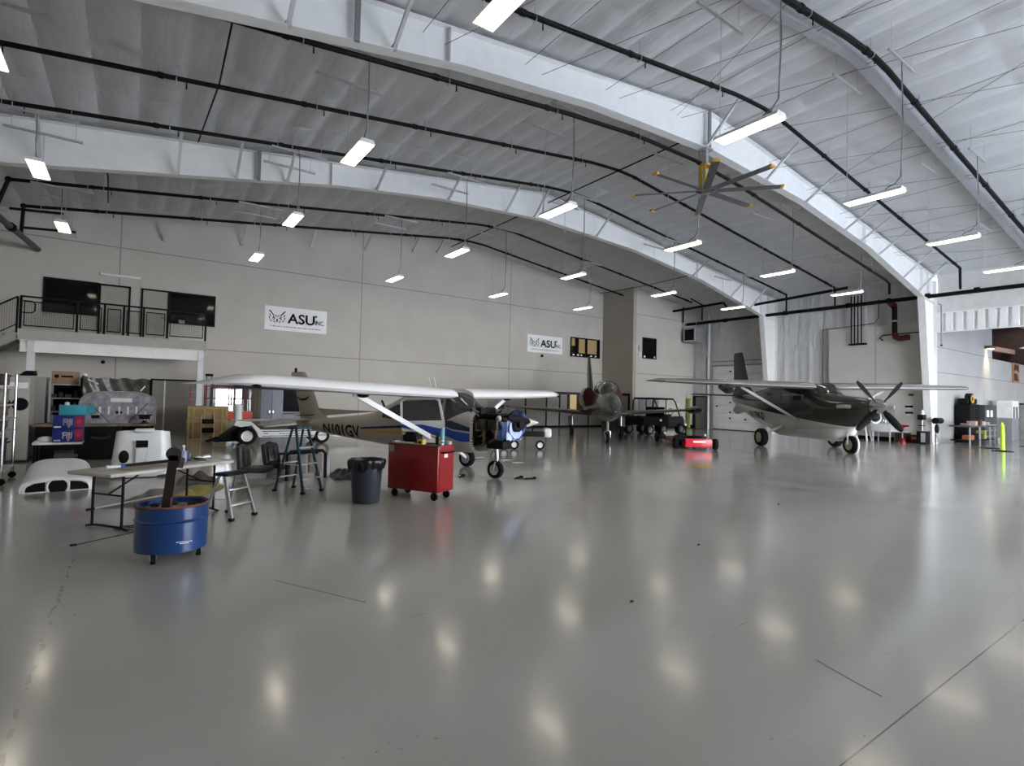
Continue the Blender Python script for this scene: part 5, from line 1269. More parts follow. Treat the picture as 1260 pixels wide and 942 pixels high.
for x in (-.16, .16): MB().bar((x, 0, 0), (x * .7, .2, 1.98), .07, .03).build('rail', M_org, t)
m = MB()
for i in range(6): MB().bar((-.15, .02 + i * .03, .25 + i * .3), (.15, .02 + i * .03, .25 + i * .3), .05, .03).build('rung', M_alu, t)
t = thing('blue_ladder', 'folded tall blue ladder right of the white mezzanine post', 'ladder', (2.62, 25.6, 0)); M_lbl = mat('ladder_blue2', (.03, .12, .25), .45)
for x in (-.13, .12): MB().bar((x, 0, 0), (x * .7, .3, 2.5), .07, .04).build('rail', M_lbl, t)
for i in range(7): MB().bar((-.12, .03 + i * .04, .25 + i * .3), (.11, .03 + i * .04, .25 + i * .3), .05, .03).build('rung', M_alu, t)
B(-.14, .14, .22, .38, 2.42, 2.52, bev=.01).build('top_cap', M_drk, t)
# scissor lift platform
t = thing('scissor_lift', 'orange scissor lift with a railed platform in front of the bright door', 'scissor lift', (3.44, 25.2, 0)); M_lift = mat('lift_orange', (.52, .07, .03), .5); M_lrail = mat('lift_rail', (.20, .03, .03), .5)
m = MB()
for z in (1.5, 2.0): m.box(-1.0, .68, -.38, -.34, z - .02, z + .02).box(-1.0, .68, .34, .38, z - .02, z + .02)
for x in (-1.0, -.1, .66): m.box(x - .02, x + .02, -.38, -.34, .95, 2.0).box(x - .02, x + .02, .34, .38, .95, 2.0)
for z in (1.5, 2.0): m.box(.64, .68, -.36, .36, z - .02, z + .02).box(-1.02, -.98, -.36, .36, z - .02, z + .02)
m.build('railing', M_lrail, t)
MB().box(-1.0, .70, -.42, .42, .62, .98, .01).build('platform', M_lift, t)
MB().box(.3, .55, -.42, -.3, 1.5, 1.95, .02).box(.35, .5, -.4, -.32, 1.0, 1.5).build('control_box', mat('lift_dark', (.06, .02, .025), .5), t)
MB().box(-.9, .66, -.35, .35, .2, .6, .02).build('base', mat('lift_base', (.25, .22, .16), .6), t)
for x in (-.7, .5): wheel_parts(t, (x, -.36, .18), .18, .1)
# lockers, cabinets
t = thing('brown_cabinet', 'tall dark brown cabinet between the bright door and the grey-blue lockers', 'cabinet', (4.42, 25.9, 0)); B(-.24, .16, -.5, .5, .02, 2.04, bev=.01).build('body', mat('brown_cab', (.075, .06, .045), .5), t); B(.0, .012, -.51, -.5, .1, 2.0).build('door_gap', M_blk, t)
M_lk = mat('locker_bluegrey', (.17, .18, .23), .45); M_lk2 = mat('locker_light', (.24, .26, .31), .45)
t = thing('locker', 'grey-blue steel locker, the darker left one of the tall pair', 'locker', (4.84, 26.1, 0)); B(-.26, .23, -.35, .35, .02, 2.05, bev=.008).build('body', M_lk, t); MB().box(-.23, .2, -.362, -.35, .1, 1.55).box(-.23, .2, -.362, -.35, 1.6, 2.0).build('door', M_lk, t); B(.14, .17, -.39, -.36, .9, 1.0).build('handle', M_chr, t)
t = thing('locker', 'lighter grey-blue steel locker, the right one of the tall pair', 'locker', (5.33, 26.1, 0)); B(-.25, .22, -.35, .35, .02, 2.05, bev=.008).build('body', M_lk2, t); MB().box(-.22, .19, -.362, -.35, .1, 1.5).box(-.22, .19, -.362, -.35, 1.55, 2.0).build('door', M_lk2, t); B(-.2, -.17, -.39, -.36, .9, 1.0).build('handle', M_chr, t)
t = thing('low_cabinet', 'low grey cabinet with drawers under the dark board behind the tail', 'cabinet', (6.1, 26.2, 0)); B(-.52, .55, -.3, .3, .02, .86, bev=.008).build('body', M_lk, t)
for x in (-.5, .03): B(x + .01, x + .49, -.315, -.3, .62, .82).build('drawer', M_lk2, t); B(x + .01, x + .49, -.315, -.3, .06, .59).build('door', M_lk2, t)
t = thing('dark_board', 'large dark board above the low grey cabinet left of the tan tail fin', 'board', (6.05, 26.75, .95)); B(-.55, .55, -.04, .02, 0, 1.0, bev=.004).build('panel', mat('board_dark', (.01, .01, .013), .6, spec=.1), t); MB().box(-.57, .57, -.05, -.03, -.02, .0).box(-.57, .57, -.05, -.03, 1.0, 1.02).build('trim', M_blk, t)
for x in (-.5, .5): B(x - .02, x + .02, -.03, .02, -.95, 0).build('leg', M_blk, t)

# ------------------------------------------------------------ white aircraft tug
t = thing('aircraft_tug', 'low white and black aircraft tug with white-rimmed wheels behind the blue stepladder', 'tug', (3.2, 20.5, 0)); M_tw = mat('tug_white', (.72, .72, .71), .4)
MB().prism([(.35, .25), (2.9, .25), (3.0, .50), (.42, .50), (.1, .78), (-.35, .82), (-.42, .66), (-.2, .60), (.12, .66), (.3, .40)], -.62, .62).build('body', M_tw, t)
MB().box(.45, 2.95, -.64, -.62, .44, .465).box(.45, 2.95, -.64, -.62, .28, .30).build('side_stripe', mat('stripe_black', (.02, .02, .03), .5), t)
random.seed(2); m = MB(); u = 1.0
while u < 1.9: l = random.uniform(.03, .08); m.box(u, u + l, -.645, -.62, .345, .385); u += l + .03
m.box(.5, .64, -.645, -.62, .36, .395); m.build('faint_lettering', mat('grey_letter', (.25, .25, .27), .5), t)
MB().box(.45, 1.45, -.6, .6, .50, .60, .03).box(1.6, 2.4, -.6, .6, .50, .66, .04).build('seat_deck', mat('deck_olive', (.09, .085, .07), .6), t)
MB().prism([(.5, .62), (1.55, .72), (2.8, .74), (2.8, .70), (1.6, .66), (.55, .59)], -.6, .6).build('top_panel', mat('panel_cream', (.42, .40, .34), .5), t)
MB().prism([(-.95, .10), (-.2, .12), (.0, .6), (-.25, .62)], -.4, .4).build('cradle', M_drk, t)
for y in (-.3, 0, .3): MB().bar((-.4, y, .35), (-1.15, y, .10), .05, .04).build('tow_fork', M_drk, t)
MB().prism([(2.9, .22), (4.0, .22), (4.1, .30), (2.95, .46)], -.6, .6).build('rear_ramp', M_tw, t)
for (x, y) in ((-.02, -.55), (-.02, .55)): wheel_parts(t, (x, y, .30), .30, .24, 'Y', M_wht, rim=.5)
for (x, y) in ((2.45, -.55), (2.45, .55)): wheel_parts(t, (x, y, .27), .27, .2, 'Y', M_wht, rim=.5)
MB().cyl((-.25, -.2, .82), (-.25, -.2, 1.35), .13, n=16).build('white_tank', M_tw, t)

# ------------------------------------------------------------ bin and red tool cart
t = thing('rubbish_bin', 'dark grey round bin lined with a black bag left of the red tool cart', 'bin', (3.14, 8.5, 0))
MB().lathe([(.001, .01), (.205, .01), (.215, .03), (.255, .64), (.27, .65), (.27, .69), (.25, .69), (.19, .04), (.001, .04)], n=40).build('body', mat('bin_grey', (.022, .028, .038), .45), t)
def bag(u, v):
    a = 2 * PI * u; r = .262 + .03 * math.sin(v * PI) + .010 * math.sin(a * 9) + .008 * math.sin(a * 17 + 2)
    return (r * math.cos(a), r * math.sin(a), .70 + .03 * math.sin(v * PI) - (.16 + .03 * math.sin(a * 5) + .02 * math.sin(a * 11)) * v ** 1.3)
m = MB().grid(bag, 72, 8); m.grid(lambda u, v: (.262 * math.cos(2 * PI * u) * (1 - .15 * v), .262 * math.sin(2 * PI * u) * (1 - .15 * v), .70 - .35 * v), 48, 4)
m.build('bag_liner', mat('bag_shiny', (.012, .012, .014), .25), t)
MB().lathe([(.001, .36), (.2, .35)], n=24).build('bag_floor', mat('bag_shiny', (.012, .012, .014)), t)
t = thing('tool_cart', 'red rolling tool cart crowned with tools in front of the airplane', 'tool cart', (4.12, 8.55, 0), R_(-62))
B(-.52, .52, -.24, .24, .14, .90, bev=.012).build('cabinet', M_red, t)
B(-.53, .53, -.25, .25, .90, .915, bev=.003).build('top', mat('cart_top_brown', (.10, .06, .045), .7, 0, .3, 10), t)
MB().box(.522, .528, -.2, .2, .2, .86).build('end_panel', M_red, t)
MB().tube([(.53, -.16, .80), (.58, -.16, .80), (.58, .16, .80), (.53, .16, .80)], .014, 8).build('handle', M_blk, t)
MB().box(.528, .532, -.07, .03, .71, .77).build('label_plate', M_wht, t)
MB().box(-.50, -.40, -.246, -.24, .77, .88).build('sticker', mat('sticker_grey', (.35, .27, .25), .6), t)
for x in (-.4, .42):
    for y in (-.18, .18):
        a = MB(); a.lathe([(.02, -.02), (.06, -.02), (.065, -.012), (.065, .012), (.06, .02), (.02, .02)], (x, y, .065), 'Y', 20); o = a.build('caster', M_rub, t)
        MB().box(x - .04, x + .04, y - .03, y + .03, .125, .14).cyl((x, y - .028, .065), (x, y + .028, .065), .022, n=10).bar((x, y - .028, .065), (x, y - .028, .13), .03, .005).build('caster_bracket', M_blk, o)
def on_cart(x, y): c, s = math.cos(R_(-62)), math.sin(R_(-62)); return (4.12 + x * c - y * s, 8.55 + x * s + y * c, .916)
t = thing('black_case', 'black soft case on the left of the red tool cart top', 'case', on_cart(-.22, .04), R_(-62)); MB().box(-.16, .16, -.1, .1, .02, .15, .04).box(-.12, .1, -.08, .06, .13, .19, .03).build('body', M_blk, t); B(-.1, .1, -.1, .1, 0, .03).build('base', M_drk, t)
t = thing('tool_tray', 'white tray under the black case on the tool cart', 'tray', on_cart(-.2, -.14), R_(-62)); MB().box(-.26, .26, -.07, .07, 0, .02, .004).box(-.26, -.2, -.07, .07, .02, .04).build('tray', mat('tray_white', (.5, .48, .45), .5), t); B(.2, .26, -.06, .06, .02, .035).build('clip', M_blk, t)
t = thing('yellow_box', 'small yellow box at the front edge of the tool cart top', 'box', on_cart(.13, -.17), R_(-62)); B(-.06, .06, -.05, .05, 0, .085, bev=.006).build('body', mat('box_yellow', (.62, .45, .10), .5), t); B(-.03, .03, -.053, -.05, .02, .06).build('mark', M_drk, t)
t = thing('tall_can', 'tall pale blue spray can on the tool cart', 'spray can', on_cart(.40, .05)); MB().lathe([(.001, 0), (.035, 0), (.035, .24), (.02, .27), (.001, .27)], n=16).build('body', mat('can_blue', (.22, .42, .52), .35), t); MB().cyl((0, 0, .27), (0, 0, .29), .03, n=12).build('cap', mat('can_cap', (.35, .5, .6), .4), t)
t = thing('black_bottle', 'black bottle beside the pale blue can on the tool cart', 'bottle', on_cart(.33, .0)); MB().lathe([(.001, 0), (.03, 0), (.03, .12), (.012, .16), (.012, .19), (.001, .19)], n=14).build('body', M_blk, t); MB().cyl((0, 0, .19), (0, 0, .205), .014, n=8).build('cap', M_blk, t)
t = thing('tape_roll', 'pale tape roll at the right rear of the tool cart', 'tape roll', on_cart(.46, .17)); MB().lathe([(.02, 0), (.045, 0), (.045, .05), (.02, .05), (.02, 0)], n=18).build('roll', mat('tape_pale', (.45, .42, .38), .5), t); MB().lathe([(.018, .002), (.02, .002), (.02, .048), (.018, .048)], n=14).build('core', M_drk, t)
t = thing('cup', 'small white and blue cup near the right corner of the tool cart', 'cup', on_cart(.46, -.04)); MB().lathe([(.001, 0), (.025, 0), (.033, .08), (.029, .08), (.022, .01), (.001, .01)], n=14).build('body', M_wht, t); MB().lathe([(.0262, .02), (.0315, .055)], n=14).build('band', M_blu, t)
t = thing('pliers', 'dark pliers and drill bits lying on the middle of the tool cart', 'pliers', on_cart(.22, .0), R_(-30)); MB().bar((-.1, .01, .012), (.05, 0, .012), .015, .012).bar((-.1, -.03, .012), (.05, 0, .012), .015, .012).build('handles', mat('plier_brown', (.07, .03, .03), .5), t); MB().bar((.05, 0, .012), (.1, 0, .012), .03, .012).build('jaws', M_galv, t)
# scraps on the floor around the nose wheel
for (x, y, a, l, lab) in ((6.95, 9.55, 10, .22, 'right'), (7.1, 9.35, -20, .26, 'farther right'), (5.95, 10.3, 35, .2, 'left')):
    t = thing('wheel_chock', 'small black chock on the floor %s of the airplane nose wheel' % lab, 'chock', (x, y, 0), R_(a)); MB().box(-l / 2, l / 2, -.03, .03, 0, .03, .006).box(l / 2 - .05, l / 2, -.04, .04, 0, .05, .006).build('block', M_rub, t); MB().cyl((-l / 2, 0, .03), (-l / 2, 0, .045), .01, n=6).build('rope_end', M_wht, t)
for (x, y, lab) in ((8.13, 13.2, 'left'), (8.5, 12.4, 'middle'), (8.45, 11.75, 'right')):
    t = thing('paper_scrap', 'white paper scrap on the floor beyond the nose wheel, the %s one' % lab, 'paper scrap', (x, y, 0)); MB().grid(lambda u, v: (u * .3, v * .18, .003 + .02 * abs(math.sin(u * 6 + v * 4))), 8, 6).build('sheet', M_wht, t)
for k, (x, y) in enumerate(((9.2, 5.0), (5.65, 4.05), (3.55, 3.2))):
    t = thing('floor_crumb', 'tiny black crumb on the bare floor, %s' % ('right of centre', 'in the middle', 'at the bottom centre')[k], 'crumb', (x, y, 0)); MB().ball((0, 0, .008), (.022, .014, .009), 8, 6).build('crumb', M_blk, t)
# ------------------------------------------------------------ right-hand side
# roller door and grey side door in the right wall
t = bpy.data.objects.new('door_7', None); C.objects.link(t); t.location = (32.9, 0, 0); t['kind'] = 'structure'
m = MB()
for i in range(8): m.box(-.06, .0, 18.5, 22.5, .04 + i * .535, .555 + i * .535, .01)
m.build('door_panels', mat('roller_white', (.85, .85, .86), .45), t)
B(-.07, -.02, 18.5, 22.5, 0, .05).build('bottom_seal', M_rub, t)
m = MB()
for (y, z) in ((21.2, 3.95), (21.2, 1.85), (21.2, 1.2), (21.2, .8), (20.1, .75), (21.2, 2.9), (22.2, 1.6)): m.box(-.075, -.06, y - .07, y + .07, z - .05, z + .05, .01)
m.build('door_bolts', M_drk, t)
MB().box(-.14, -.06, 18.3, 22.6, 4.34, 4.38).box(-.14, -.06, 18.3, 22.6, 4.62, 4.66).build('header_track', mat('track_grey', (.12, .12, .13), .5), t)
t = bpy.data.objects.new('door_8', None); C.objects.link(t); t.location = (32.9, 0, 0); t['kind'] = 'structure'
m = MB(); m.box(-.1, 0, 23.0, 23.08, 0, 2.25).box(-.1, 0, 23.92, 24.1, 0, 2.25).box(-.1, 0, 23.0, 24.1, 2.2, 2.28); m.build('door_frame', M_blk, t)
B(-.06, -.01, 23.08, 23.92, .02, 2.2).build('door_leaf', mat('side_door', (.22, .21, .20), .5), t)
t = thing('door_post', 'thin white vertical pole from floor to roof beside the roller door', 'pole', (32.6, 22.72, 0)); MB().cyl((0, 0, 0), (0, 0, 7.9), .05, n=12).build('pole', M_wst, t); MB().cyl((0, .16, 0), (0, .16, 5), .03, n=8).build('conduit', mat('pole_dark', (.1, .1, .11), .5), t)
t = thing('green_post', 'yellow-green painted post left of the grey side door', 'post', (32.1, 23.95, 0)); MB().box(-.09, .09, -.09, .09, 0, 2.1, .01).build('post', mat('green_yellow', (.28, .30, .06), .5), t); MB().box(-.11, .11, -.11, .11, 0, .03).build('base', M_drk, t)
t = thing('unit_heater', 'grey hanging unit heater with a black louvre in the far corner under the roof', 'heater', (32.1, 23.45, 5.98))
B(-.62, .62, -.5, .5, 0, 1.0, bev=.02).build('casing', mat('heater_grey', (.32, .32, .33), .45, .3), t); MB().box(-.68, -.62, -.38, .38, .14, .88).build('louvre', M_drk, t)
MB().box(-.72, -.62, -.46, .46, .06, .12).box(-.72, -.62, -.46, .46, .9, .96).box(-.72, -.62, -.46, -.40, .1, .9).box(-.72, -.62, .40, .46, .1, .9).build('outlet_frame', M_galv, t)
for x in (-.5, .5):
    for y in (-.42, .42): MB().cyl((x, y, 1.0), (x, y, 2.3), .012, n=5).build('hanger_rod', M_galv, t)
t = thing('duct_pipes', 'pair of dark pipes bending down beside the hanging heater', 'pipe'); MB().tube([(31.5, 24.05, 8.5), (31.5, 24.05, 7.4)], .05, 8).build('pipe', M_pipe, t); MB().tube([(30.0, 22.3, 8.65), (31.5, 22.5, 8.45), (31.5, 22.5, 7.4)], .05, 8).build('pipe', M_pipe, t)
# utility vehicle
t = thing('utility_vehicle', 'black six-wheeled utility vehicle with a roll cage behind the jet wing', 'utility vehicle', (23.75, 19.95, 0), R_(4))
MB().box(-1.9, .3, -.72, .72, .52, .98, .04).build('cargo_bed', M_drk, t)
MB().prism([(.3, .45), (1.75, .45), (1.85, .75), (1.6, 1.0), (.9, .98), (.3, .9)], -.7, .7).build('cab_body', mat('utv_black', (.02, .02, .022), .3), t)
MB().box(.0, .75, -.6, .6, .9, 1.1, .05).box(-.05, .12, -.6, .6, 1.0, 1.5, .05).build('seat_bench', M_blk, t)
m = MB()
for s in (-1, 1): m.tube([(-1.1, s * .66, .95), (-1.05, s * .66, 1.85), (-.9, s * .66, 1.95), (.75, s * .66, 1.95), (.95, s * .66, 1.8), (1.45, s * .66, .95)], .035, 8).tube([(.1, s * .66, .9), (.1, s * .66, 1.95)], .03, 6)
for x, z in ((-.95, 1.93), (.1, 1.95), (.8, 1.93)): m.tube([(x, -.66, z), (x, .66, z)], .03, 6)
m.build('roll_cage', M_blk, t)
MB().box(-1.0, .8, -.66, .66, 1.96, 2.0, .01).build('roof', M_blk, t)
MB().torus((1.05, -.3, 1.25), .17, .018, 'X', 20, 6).build('steering_wheel', M_blk, t)
MB().box(1.70, 1.82, -.72, -.5, .70, .82, .02).build('tail_lamp', mat('lamp_red', (.35, .02, .03), .3), t); MB().box(1.78, 1.9, -.6, .6, .40, .5, .02).build('bumper', M_wht, t)
for x in (-1.45, -.25, 1.35):
    for y in (-.68, .68): wheel_parts(t, (x, y, .30), .30, .26, 'Y', mat('utv_rim', (.12, .12, .12), .4, .5), rim=.42)
t = thing('grey_bin', 'dark grey panel box behind the utility vehicle against the wall', 'box', (23.2, 22.6, 0)); B(-.6, .6, -.3, .3, 0, 1.95, bev=.02).build('body', mat('panel_dkgrey', (.08, .08, .085), .5), t); B(-.02, .02, -.32, -.3, .1, 1.9).build('seam', M_blk, t)
t = thing('partition_board', 'tall grey panel behind the roll cage of the utility vehicle', 'panel', (26.2, 22.5, 0)); B(-.9, .9, -.05, .05, .0, 1.98, bev=.01).build('panel', mat('panel_grey', (.22, .23, .24), .5), t); B(-.95, .95, -.1, .1, 0, .05).build('base', M_blk, t)
t = thing('wall_outlet', 'round white wall plate right of the utility vehicle', 'wall plate', (31.2, 24.14, 1.62)); MB().lathe([(.001, -.03), (.11, -.03), (.13, 0)], ax='Y', n=16).build('plate', M_wht, t); MB().lathe([(.001, -.04), (.04, -.04), (.04, -.03)], ax='Y', n=12).build('centre', M_galv, t)
struct('baseboard_back_right', B(27.0, 32.9, 24.16, 24.2, 0, .22), M_blk)
struct('baseboard_back', B(17.0, 26.5, 26.95, 27.0, 0, .1), M_blk)
struct('baseboard_right', B(32.64, 32.72, 10.1, 14.9, 0, .2), M_blk)
# red tow dolly
t = thing('tow_dolly', 'low red tow dolly with black wheels on the open floor right of the jet', 'dolly', (18.6, 14.2, 0), R_(-128))
for y in (-.45, .45): MB().bar((-2.0, y, .22), (2.05, y, .22), .1, .12).build('rail', M_red, t)
MB().box(1.95, 2.2, -.42, .55, .10, .40, .02).build('front_box', mat('dolly_red', (.65, .03, .05), .35, coat=.3), t)
MB().box(2.2, 2.21, -.15, .3, .27, .33).build('white_mark', M_wht, t)
MB().box(1.6, 1.9, -.75, -.3, .1, .42, .02).build('battery_box', M_drk, t)
MB().box(-2.0, 1.9, -.4, .4, .22, .26).build('deck_plate', mat('deck_darkred', (.10, .012, .014), .5), t)
MB().torus((1.2, .2, .42), .28, .04, 'Z', 20, 6).box(-.3, .9, -.25, .25, .27, .40, .04).build('hose_coil', M_blk, t)
for (x, y, h) in ((-1.6, -.5, .95), (.2, .1, .85), (1.3, .55, .5), (-.6, -.55, .45)): MB().cyl((x, y, .2), (x, y, h), .02, n=6).build('marker_rod', M_drk, t); MB().ball((x, y, h), .05, 10, 8).build('marker_ball', M_wht, t)
for x, y in ((2.0, .72), (1.85, -.72), (-1.9, .6), (-1.9, -.6)): wheel_parts(t, (x, y, .21), .21, .14, 'Y', M_blk)
t = tag(MB().prism([(12.55, 9.05), (12.95, 8.85), (13.3, 9.3), (12.9, 9.55)], .0005, .003, 'Z').build('floor_marker', mat('marker_yellow', (.42, .30, .05), .5)), 'small yellow diamond marker on the floor in front of the jet', 'floor marker')
# things along the concrete side wall
M_sink = mat('sink_white', (.66, .68, .70), .4)
t = thing('white_sawhorse', 'tall white stand at the wall behind the turboprop propeller', 'stand', (31.7, 12.75, 0))
for x in (-.22, .22):
    for y in (-.3, .3): MB().bar((x * 1.3, y * 1.2, 0), (x * .6, y * .6, 1.1), .07, .05).build('leg', M_sink, t)
B(-.3, .3, -.3, .3, 1.08, 1.14, bev=.01).build('top', M_sink, t); MB().bar((-.25, 0, .55), (.25, 0, .55), .05, .05).build('crossbar', M_sink, t)
t = thing('utility_sink', 'white utility sink on legs under the propeller tip', 'sink', (31.8, 11.75, 0))
B(-.4, .4, -.45, .45, .50, .90, bev=.03).build('basin', M_sink, t)
for x in (-.32, .32):
    for y in (-.38, .38): MB().bar((x, y, 0), (x, y, .5), .05, .05).build('leg', M_sink, t)
MB().tube([(.2, 0, .9), (.2, 0, 1.1), (-.05, 0, 1.1), (-.05, 0, 1.02)], .02, 6).build('tap', M_chr, t)
t = thing('dark_crate', 'dark brown crate with a white lid strip right of the utility sink', 'crate', (32.3, 11.1, 0)); B(-.35, .35, -.25, .22, .0, .48, bev=.01).build('body', mat('crate_brown', (.06, .03, .02), .7), t); B(-.36, .36, -.26, .23, .48, .54, bev=.01).build('lid', M_sink, t)
t = thing('pedestal_stand', 'red-topped pedestal stand with a pale pole against the side wall', 'stand', (31.35, 10.78, 0)); MB().lathe([(.001, 0), (.16, 0), (.16, .06), (.08, .22), (.03, .25)], n=16).build('base', M_red, t); MB().cyl((0, 0, .22), (0, 0, .8), .03, n=8).build('pole', M_alu, t); MB().box(-.12, .12, -.26, .26, .80, .90, .03).ball((0, 0, .82), (.1, .12, .1), 12, 8).build('head', M_red, t)
t = thing('red_toolbox', 'dark red toolbox on the floor left of the drill press', 'toolbox', (32.2, 10.40, 0)); B(-.5, .2, -.22, .22, 0, .42, bev=.015).build('body', mat('toolbox_dkred', (.09, .015, .012), .4), t); B(-.505, -.5, -.12, .12, .2, .32).build('label', mat('label_orange', (.5, .2, .12), .5), t)
t = thing('black_stand', 'black cabinet under the drill press by the near column', 'cabinet', (31.6, 9.72 + .3, 0)); B(-.3, .3, -.22, .16, 0, .62, bev=.01).build('body', M_drk, t); B(-.31, -.3, -.2, -.02, .1, .55).build('pale_door', mat('pale_door', (.35, .36, .38), .5), t)
t = thing('drill_press', 'grey and black drill press standing on the black cabinet', 'drill press', (31.6, 10.05, .621)); MB().box(-.15, .15, -.12, .1, 0, .04, .01).cyl((.03, 0, .04), (.03, 0, .9), .035, n=12).build('column', M_alu, t); MB().box(-.22, .18, -.13, .13, .55, .82, .03).build('head', M_blk, t); MB().lathe([(.001, .82), (.11, .82), (.11, .92), (.05, 1.05), (.001, 1.06)], n=14).build('motor', M_galv, t); MB().box(-.15, .1, -.13, .13, .25, .29, .01).build('work_table', M_blk, t)
MB().bar((-.1, -.13, .6), (-.12, -.3, .5), .015, .015).build('feed_handle', M_chr, t)
t = thing('eyewash_cabinet', 'grey wall cabinet with a red extinguisher on the concrete side wall', 'wall cabinet', (32.6, 11.85, 1.25)); B(-.14, .12, -.28, .28, 0, .42, bev=.01).build('case', mat('case_grey', (.35, .35, .37), .5), t); MB().cyl((-.08, .05, .32), (-.08, .05, .62), .07, n=12).ball((-.08, .05, .62), .07, 10, 6).build('extinguisher', M_red, t); B(-.08, .1, -.28, -.26, .4, .62).build('side_plate', M_wht, t)
for z, nm in ((1.82, 'upper'), (1.5, 'lower')):
    t = thing('wall_sign', 'small black wall plaque on the side wall, the %s of two' % nm, 'plaque', (32.7, 10.95, z)); B(-.03, .01, -.17, .17, -.05, .05, bev=.004).build('plate', M_blk, t); B(-.034, -.03, -.1, .1, -.12, -.06).build('pale_strip', M_wht, t)
t = thing('wall_hook', 'dark bracket high on the side wall behind the turboprop wing', 'bracket', (32.7, 10.85, 2.42)); B(-.12, .01, -.1, .1, -.06, .06, bev=.01).build('body', mat('hook_grey', (.08, .08, .09), .5), t); MB().cyl((-.12, 0, 0), (-.2, 0, -.03), .015, n=6).build('pin', M_blk, t)
t = thing('hose_reel', 'black hose reel fixed on the near white column', 'hose reel', (32.3, 9.72, 1.05)); MB().cyl((-.35, -.1, .1), (.35, -.1, .1), .15, n=18).build('reel', M_blk, t); MB().box(-.05, .05, -.1, .1, -.05, .2).build('bracket', M_blk, t)
t = thing('coiled_cable', 'coiled pale cable hanging between the column and the long dark bench', 'cable', (32.35, 9.62, 0)); MB().torus((0, 0, .5), .26, .015, 'Y', 24, 6).torus((.05, -.03, .46), .3, .012, 'Y', 24, 6).build('coil', mat('cable_pale', (.4, .4, .4), .5), t); MB().ball((-.2, 0, .75), (.1, .1, .25), 10, 8).build('black_box', M_blk, t); MB().cyl((-.2, .05, 0), (-.2, .05, .8), .02, n=6).build('support', M_blk, t)
t = thing('downspout', 'thin grey conduit with a hooked top on the near white column', 'conduit', (32.75, 9.6, 0)); MB().tube([(0, .1, 6.95), (0, 0, 6.9), (0, 0, 4.9)], .035, 8).build('tube', mat('conduit_grey', (.25, .25, .26), .5), t); MB().cyl((0, 0, 4.85), (0, 0, 4.92), .05, n=8).build('end_fitting', M_blk, t)
# annex bench, cabinets
t = thing('work_table', 'long dark steel work table in the side room crowded with tools', 'work table', (34.55, 8.85, 0))
B(-1.95, 2.0, -.42, .42, .88, .94).build('top', mat('table_dark', (.07, .065, .065), .5), t)
for x in (-1.9, -.4, 1.2, 1.95):
    B(x - .03, x + .03, -.4, -.34, 0, .88).build('leg', M_galv, t)
B(-1.9, 1.95, -.38, .38, .22, .26).build('lower_shelf', M_drk, t)
for (x, z, w_, h, c, nm, lab) in ((-1.1, .265, .45, .22, (.35, .10, .05), 'orange_case', 'orange-brown case low under the long dark work table'), (.35, .265, .35, .28, (.03, .03, .03), 'black_crate', 'black crate on the lower shelf of the work table'), (.9, .265, .3, .42, (.25, .25, .03), 'yellow_green_tub', 'yellow-green tub under the work table'), (-1.5, .945, .2, .12, (.25, .2, .18), 'grinder', 'small grinder at the left of the work table top'), (-.5, .945, .3, .22, (.35, .28, .25), 'parts_tray', 'pinkish parts tray on the work table'), (.2, .945, .25, .3, (.05, .02, .02), 'dark_tool_box', 'dark maroon box on the work table before the black cabinet'), (.8, .945, .2, .2, (.45, .42, .4), 'pale_tin', 'pale tin on the work table'), (1.5, .945, .18, .16, (.4, .35, .3), 'small_tin', 'small tin at the right end of the work table')):
    t2 = thing(nm, lab, nm.split('_')[-1], (34.55 + x, 8.75, z)); B(-w_ / 2, w_ / 2, -.18, .18, 0, h, bev=.02).build('body', mat('c_' + nm, c, .6), t2); B(-w_ / 2 - .01, w_ / 2 + .01, -.19, .19, h * .8, h * .86, bev=.004).build('rim', mat('c_' + nm, c), t2)
t = thing('white_jug', 'small white jug on the floor at the right end of the work table', 'jug', (36.4, 8.2, 0)); MB().box(-.12, .12, -.1, .1, 0, .32, .04).cyl((0, 0, .3), (0, 0, .38), .04, n=10).build('body', M_wht, t); MB().torus((.08, 0, .34), .05, .012, 'Y', 12, 5).build('handle', M_wht, t)
t = thing('black_cabinet', 'wide black cabinet behind the work table in the side room', 'cabinet', (36.7, 9.6, 0)); B(-.85, .7, -.3, .3, 0, 2.02, bev=.01).build('body', M_drk, t); B(.04, .06, -.31, -.3, .1, 1.95).build('door_gap', M_blk, t)
t = thing('tool_chest', 'dark grey tall tool chest with two white notices right of the black cabinet', 'tool chest', (38.55, 9.5, 0)); B(-1.05, 1.1, -.4, .4, 0, 2.0, bev=.01).build('body', mat('chest_grey', (.04, .045, .055), .4), t)
for x in (-.75, -.1): B(x, x + .42, -.41, -.4, 1.35, 1.72).build('notice', M_wht, t)
for z in (.3, .6, .9): B(-1.0, 1.05, -.415, -.4, z, z + .03).build('drawer_pull', M_galv, t)
t = thing('belt_wheel', 'black machine with a yellow wheel hub on top of the black cabinet', 'machine', (36.6, 9.62, 2.03)); MB().box(-.7, .9, -.22, .22, 0, .3, .08).cyl((-.3, -.3, .26), (-.3, -.05, .26), .3, n=20).build('body', M_blk, t); MB().lathe([(.12, -.32), (.22, -.33), (.22, -.3)], (-.3, 0, .26), 'Y', 20).build('hub_ring', M_yel, t)
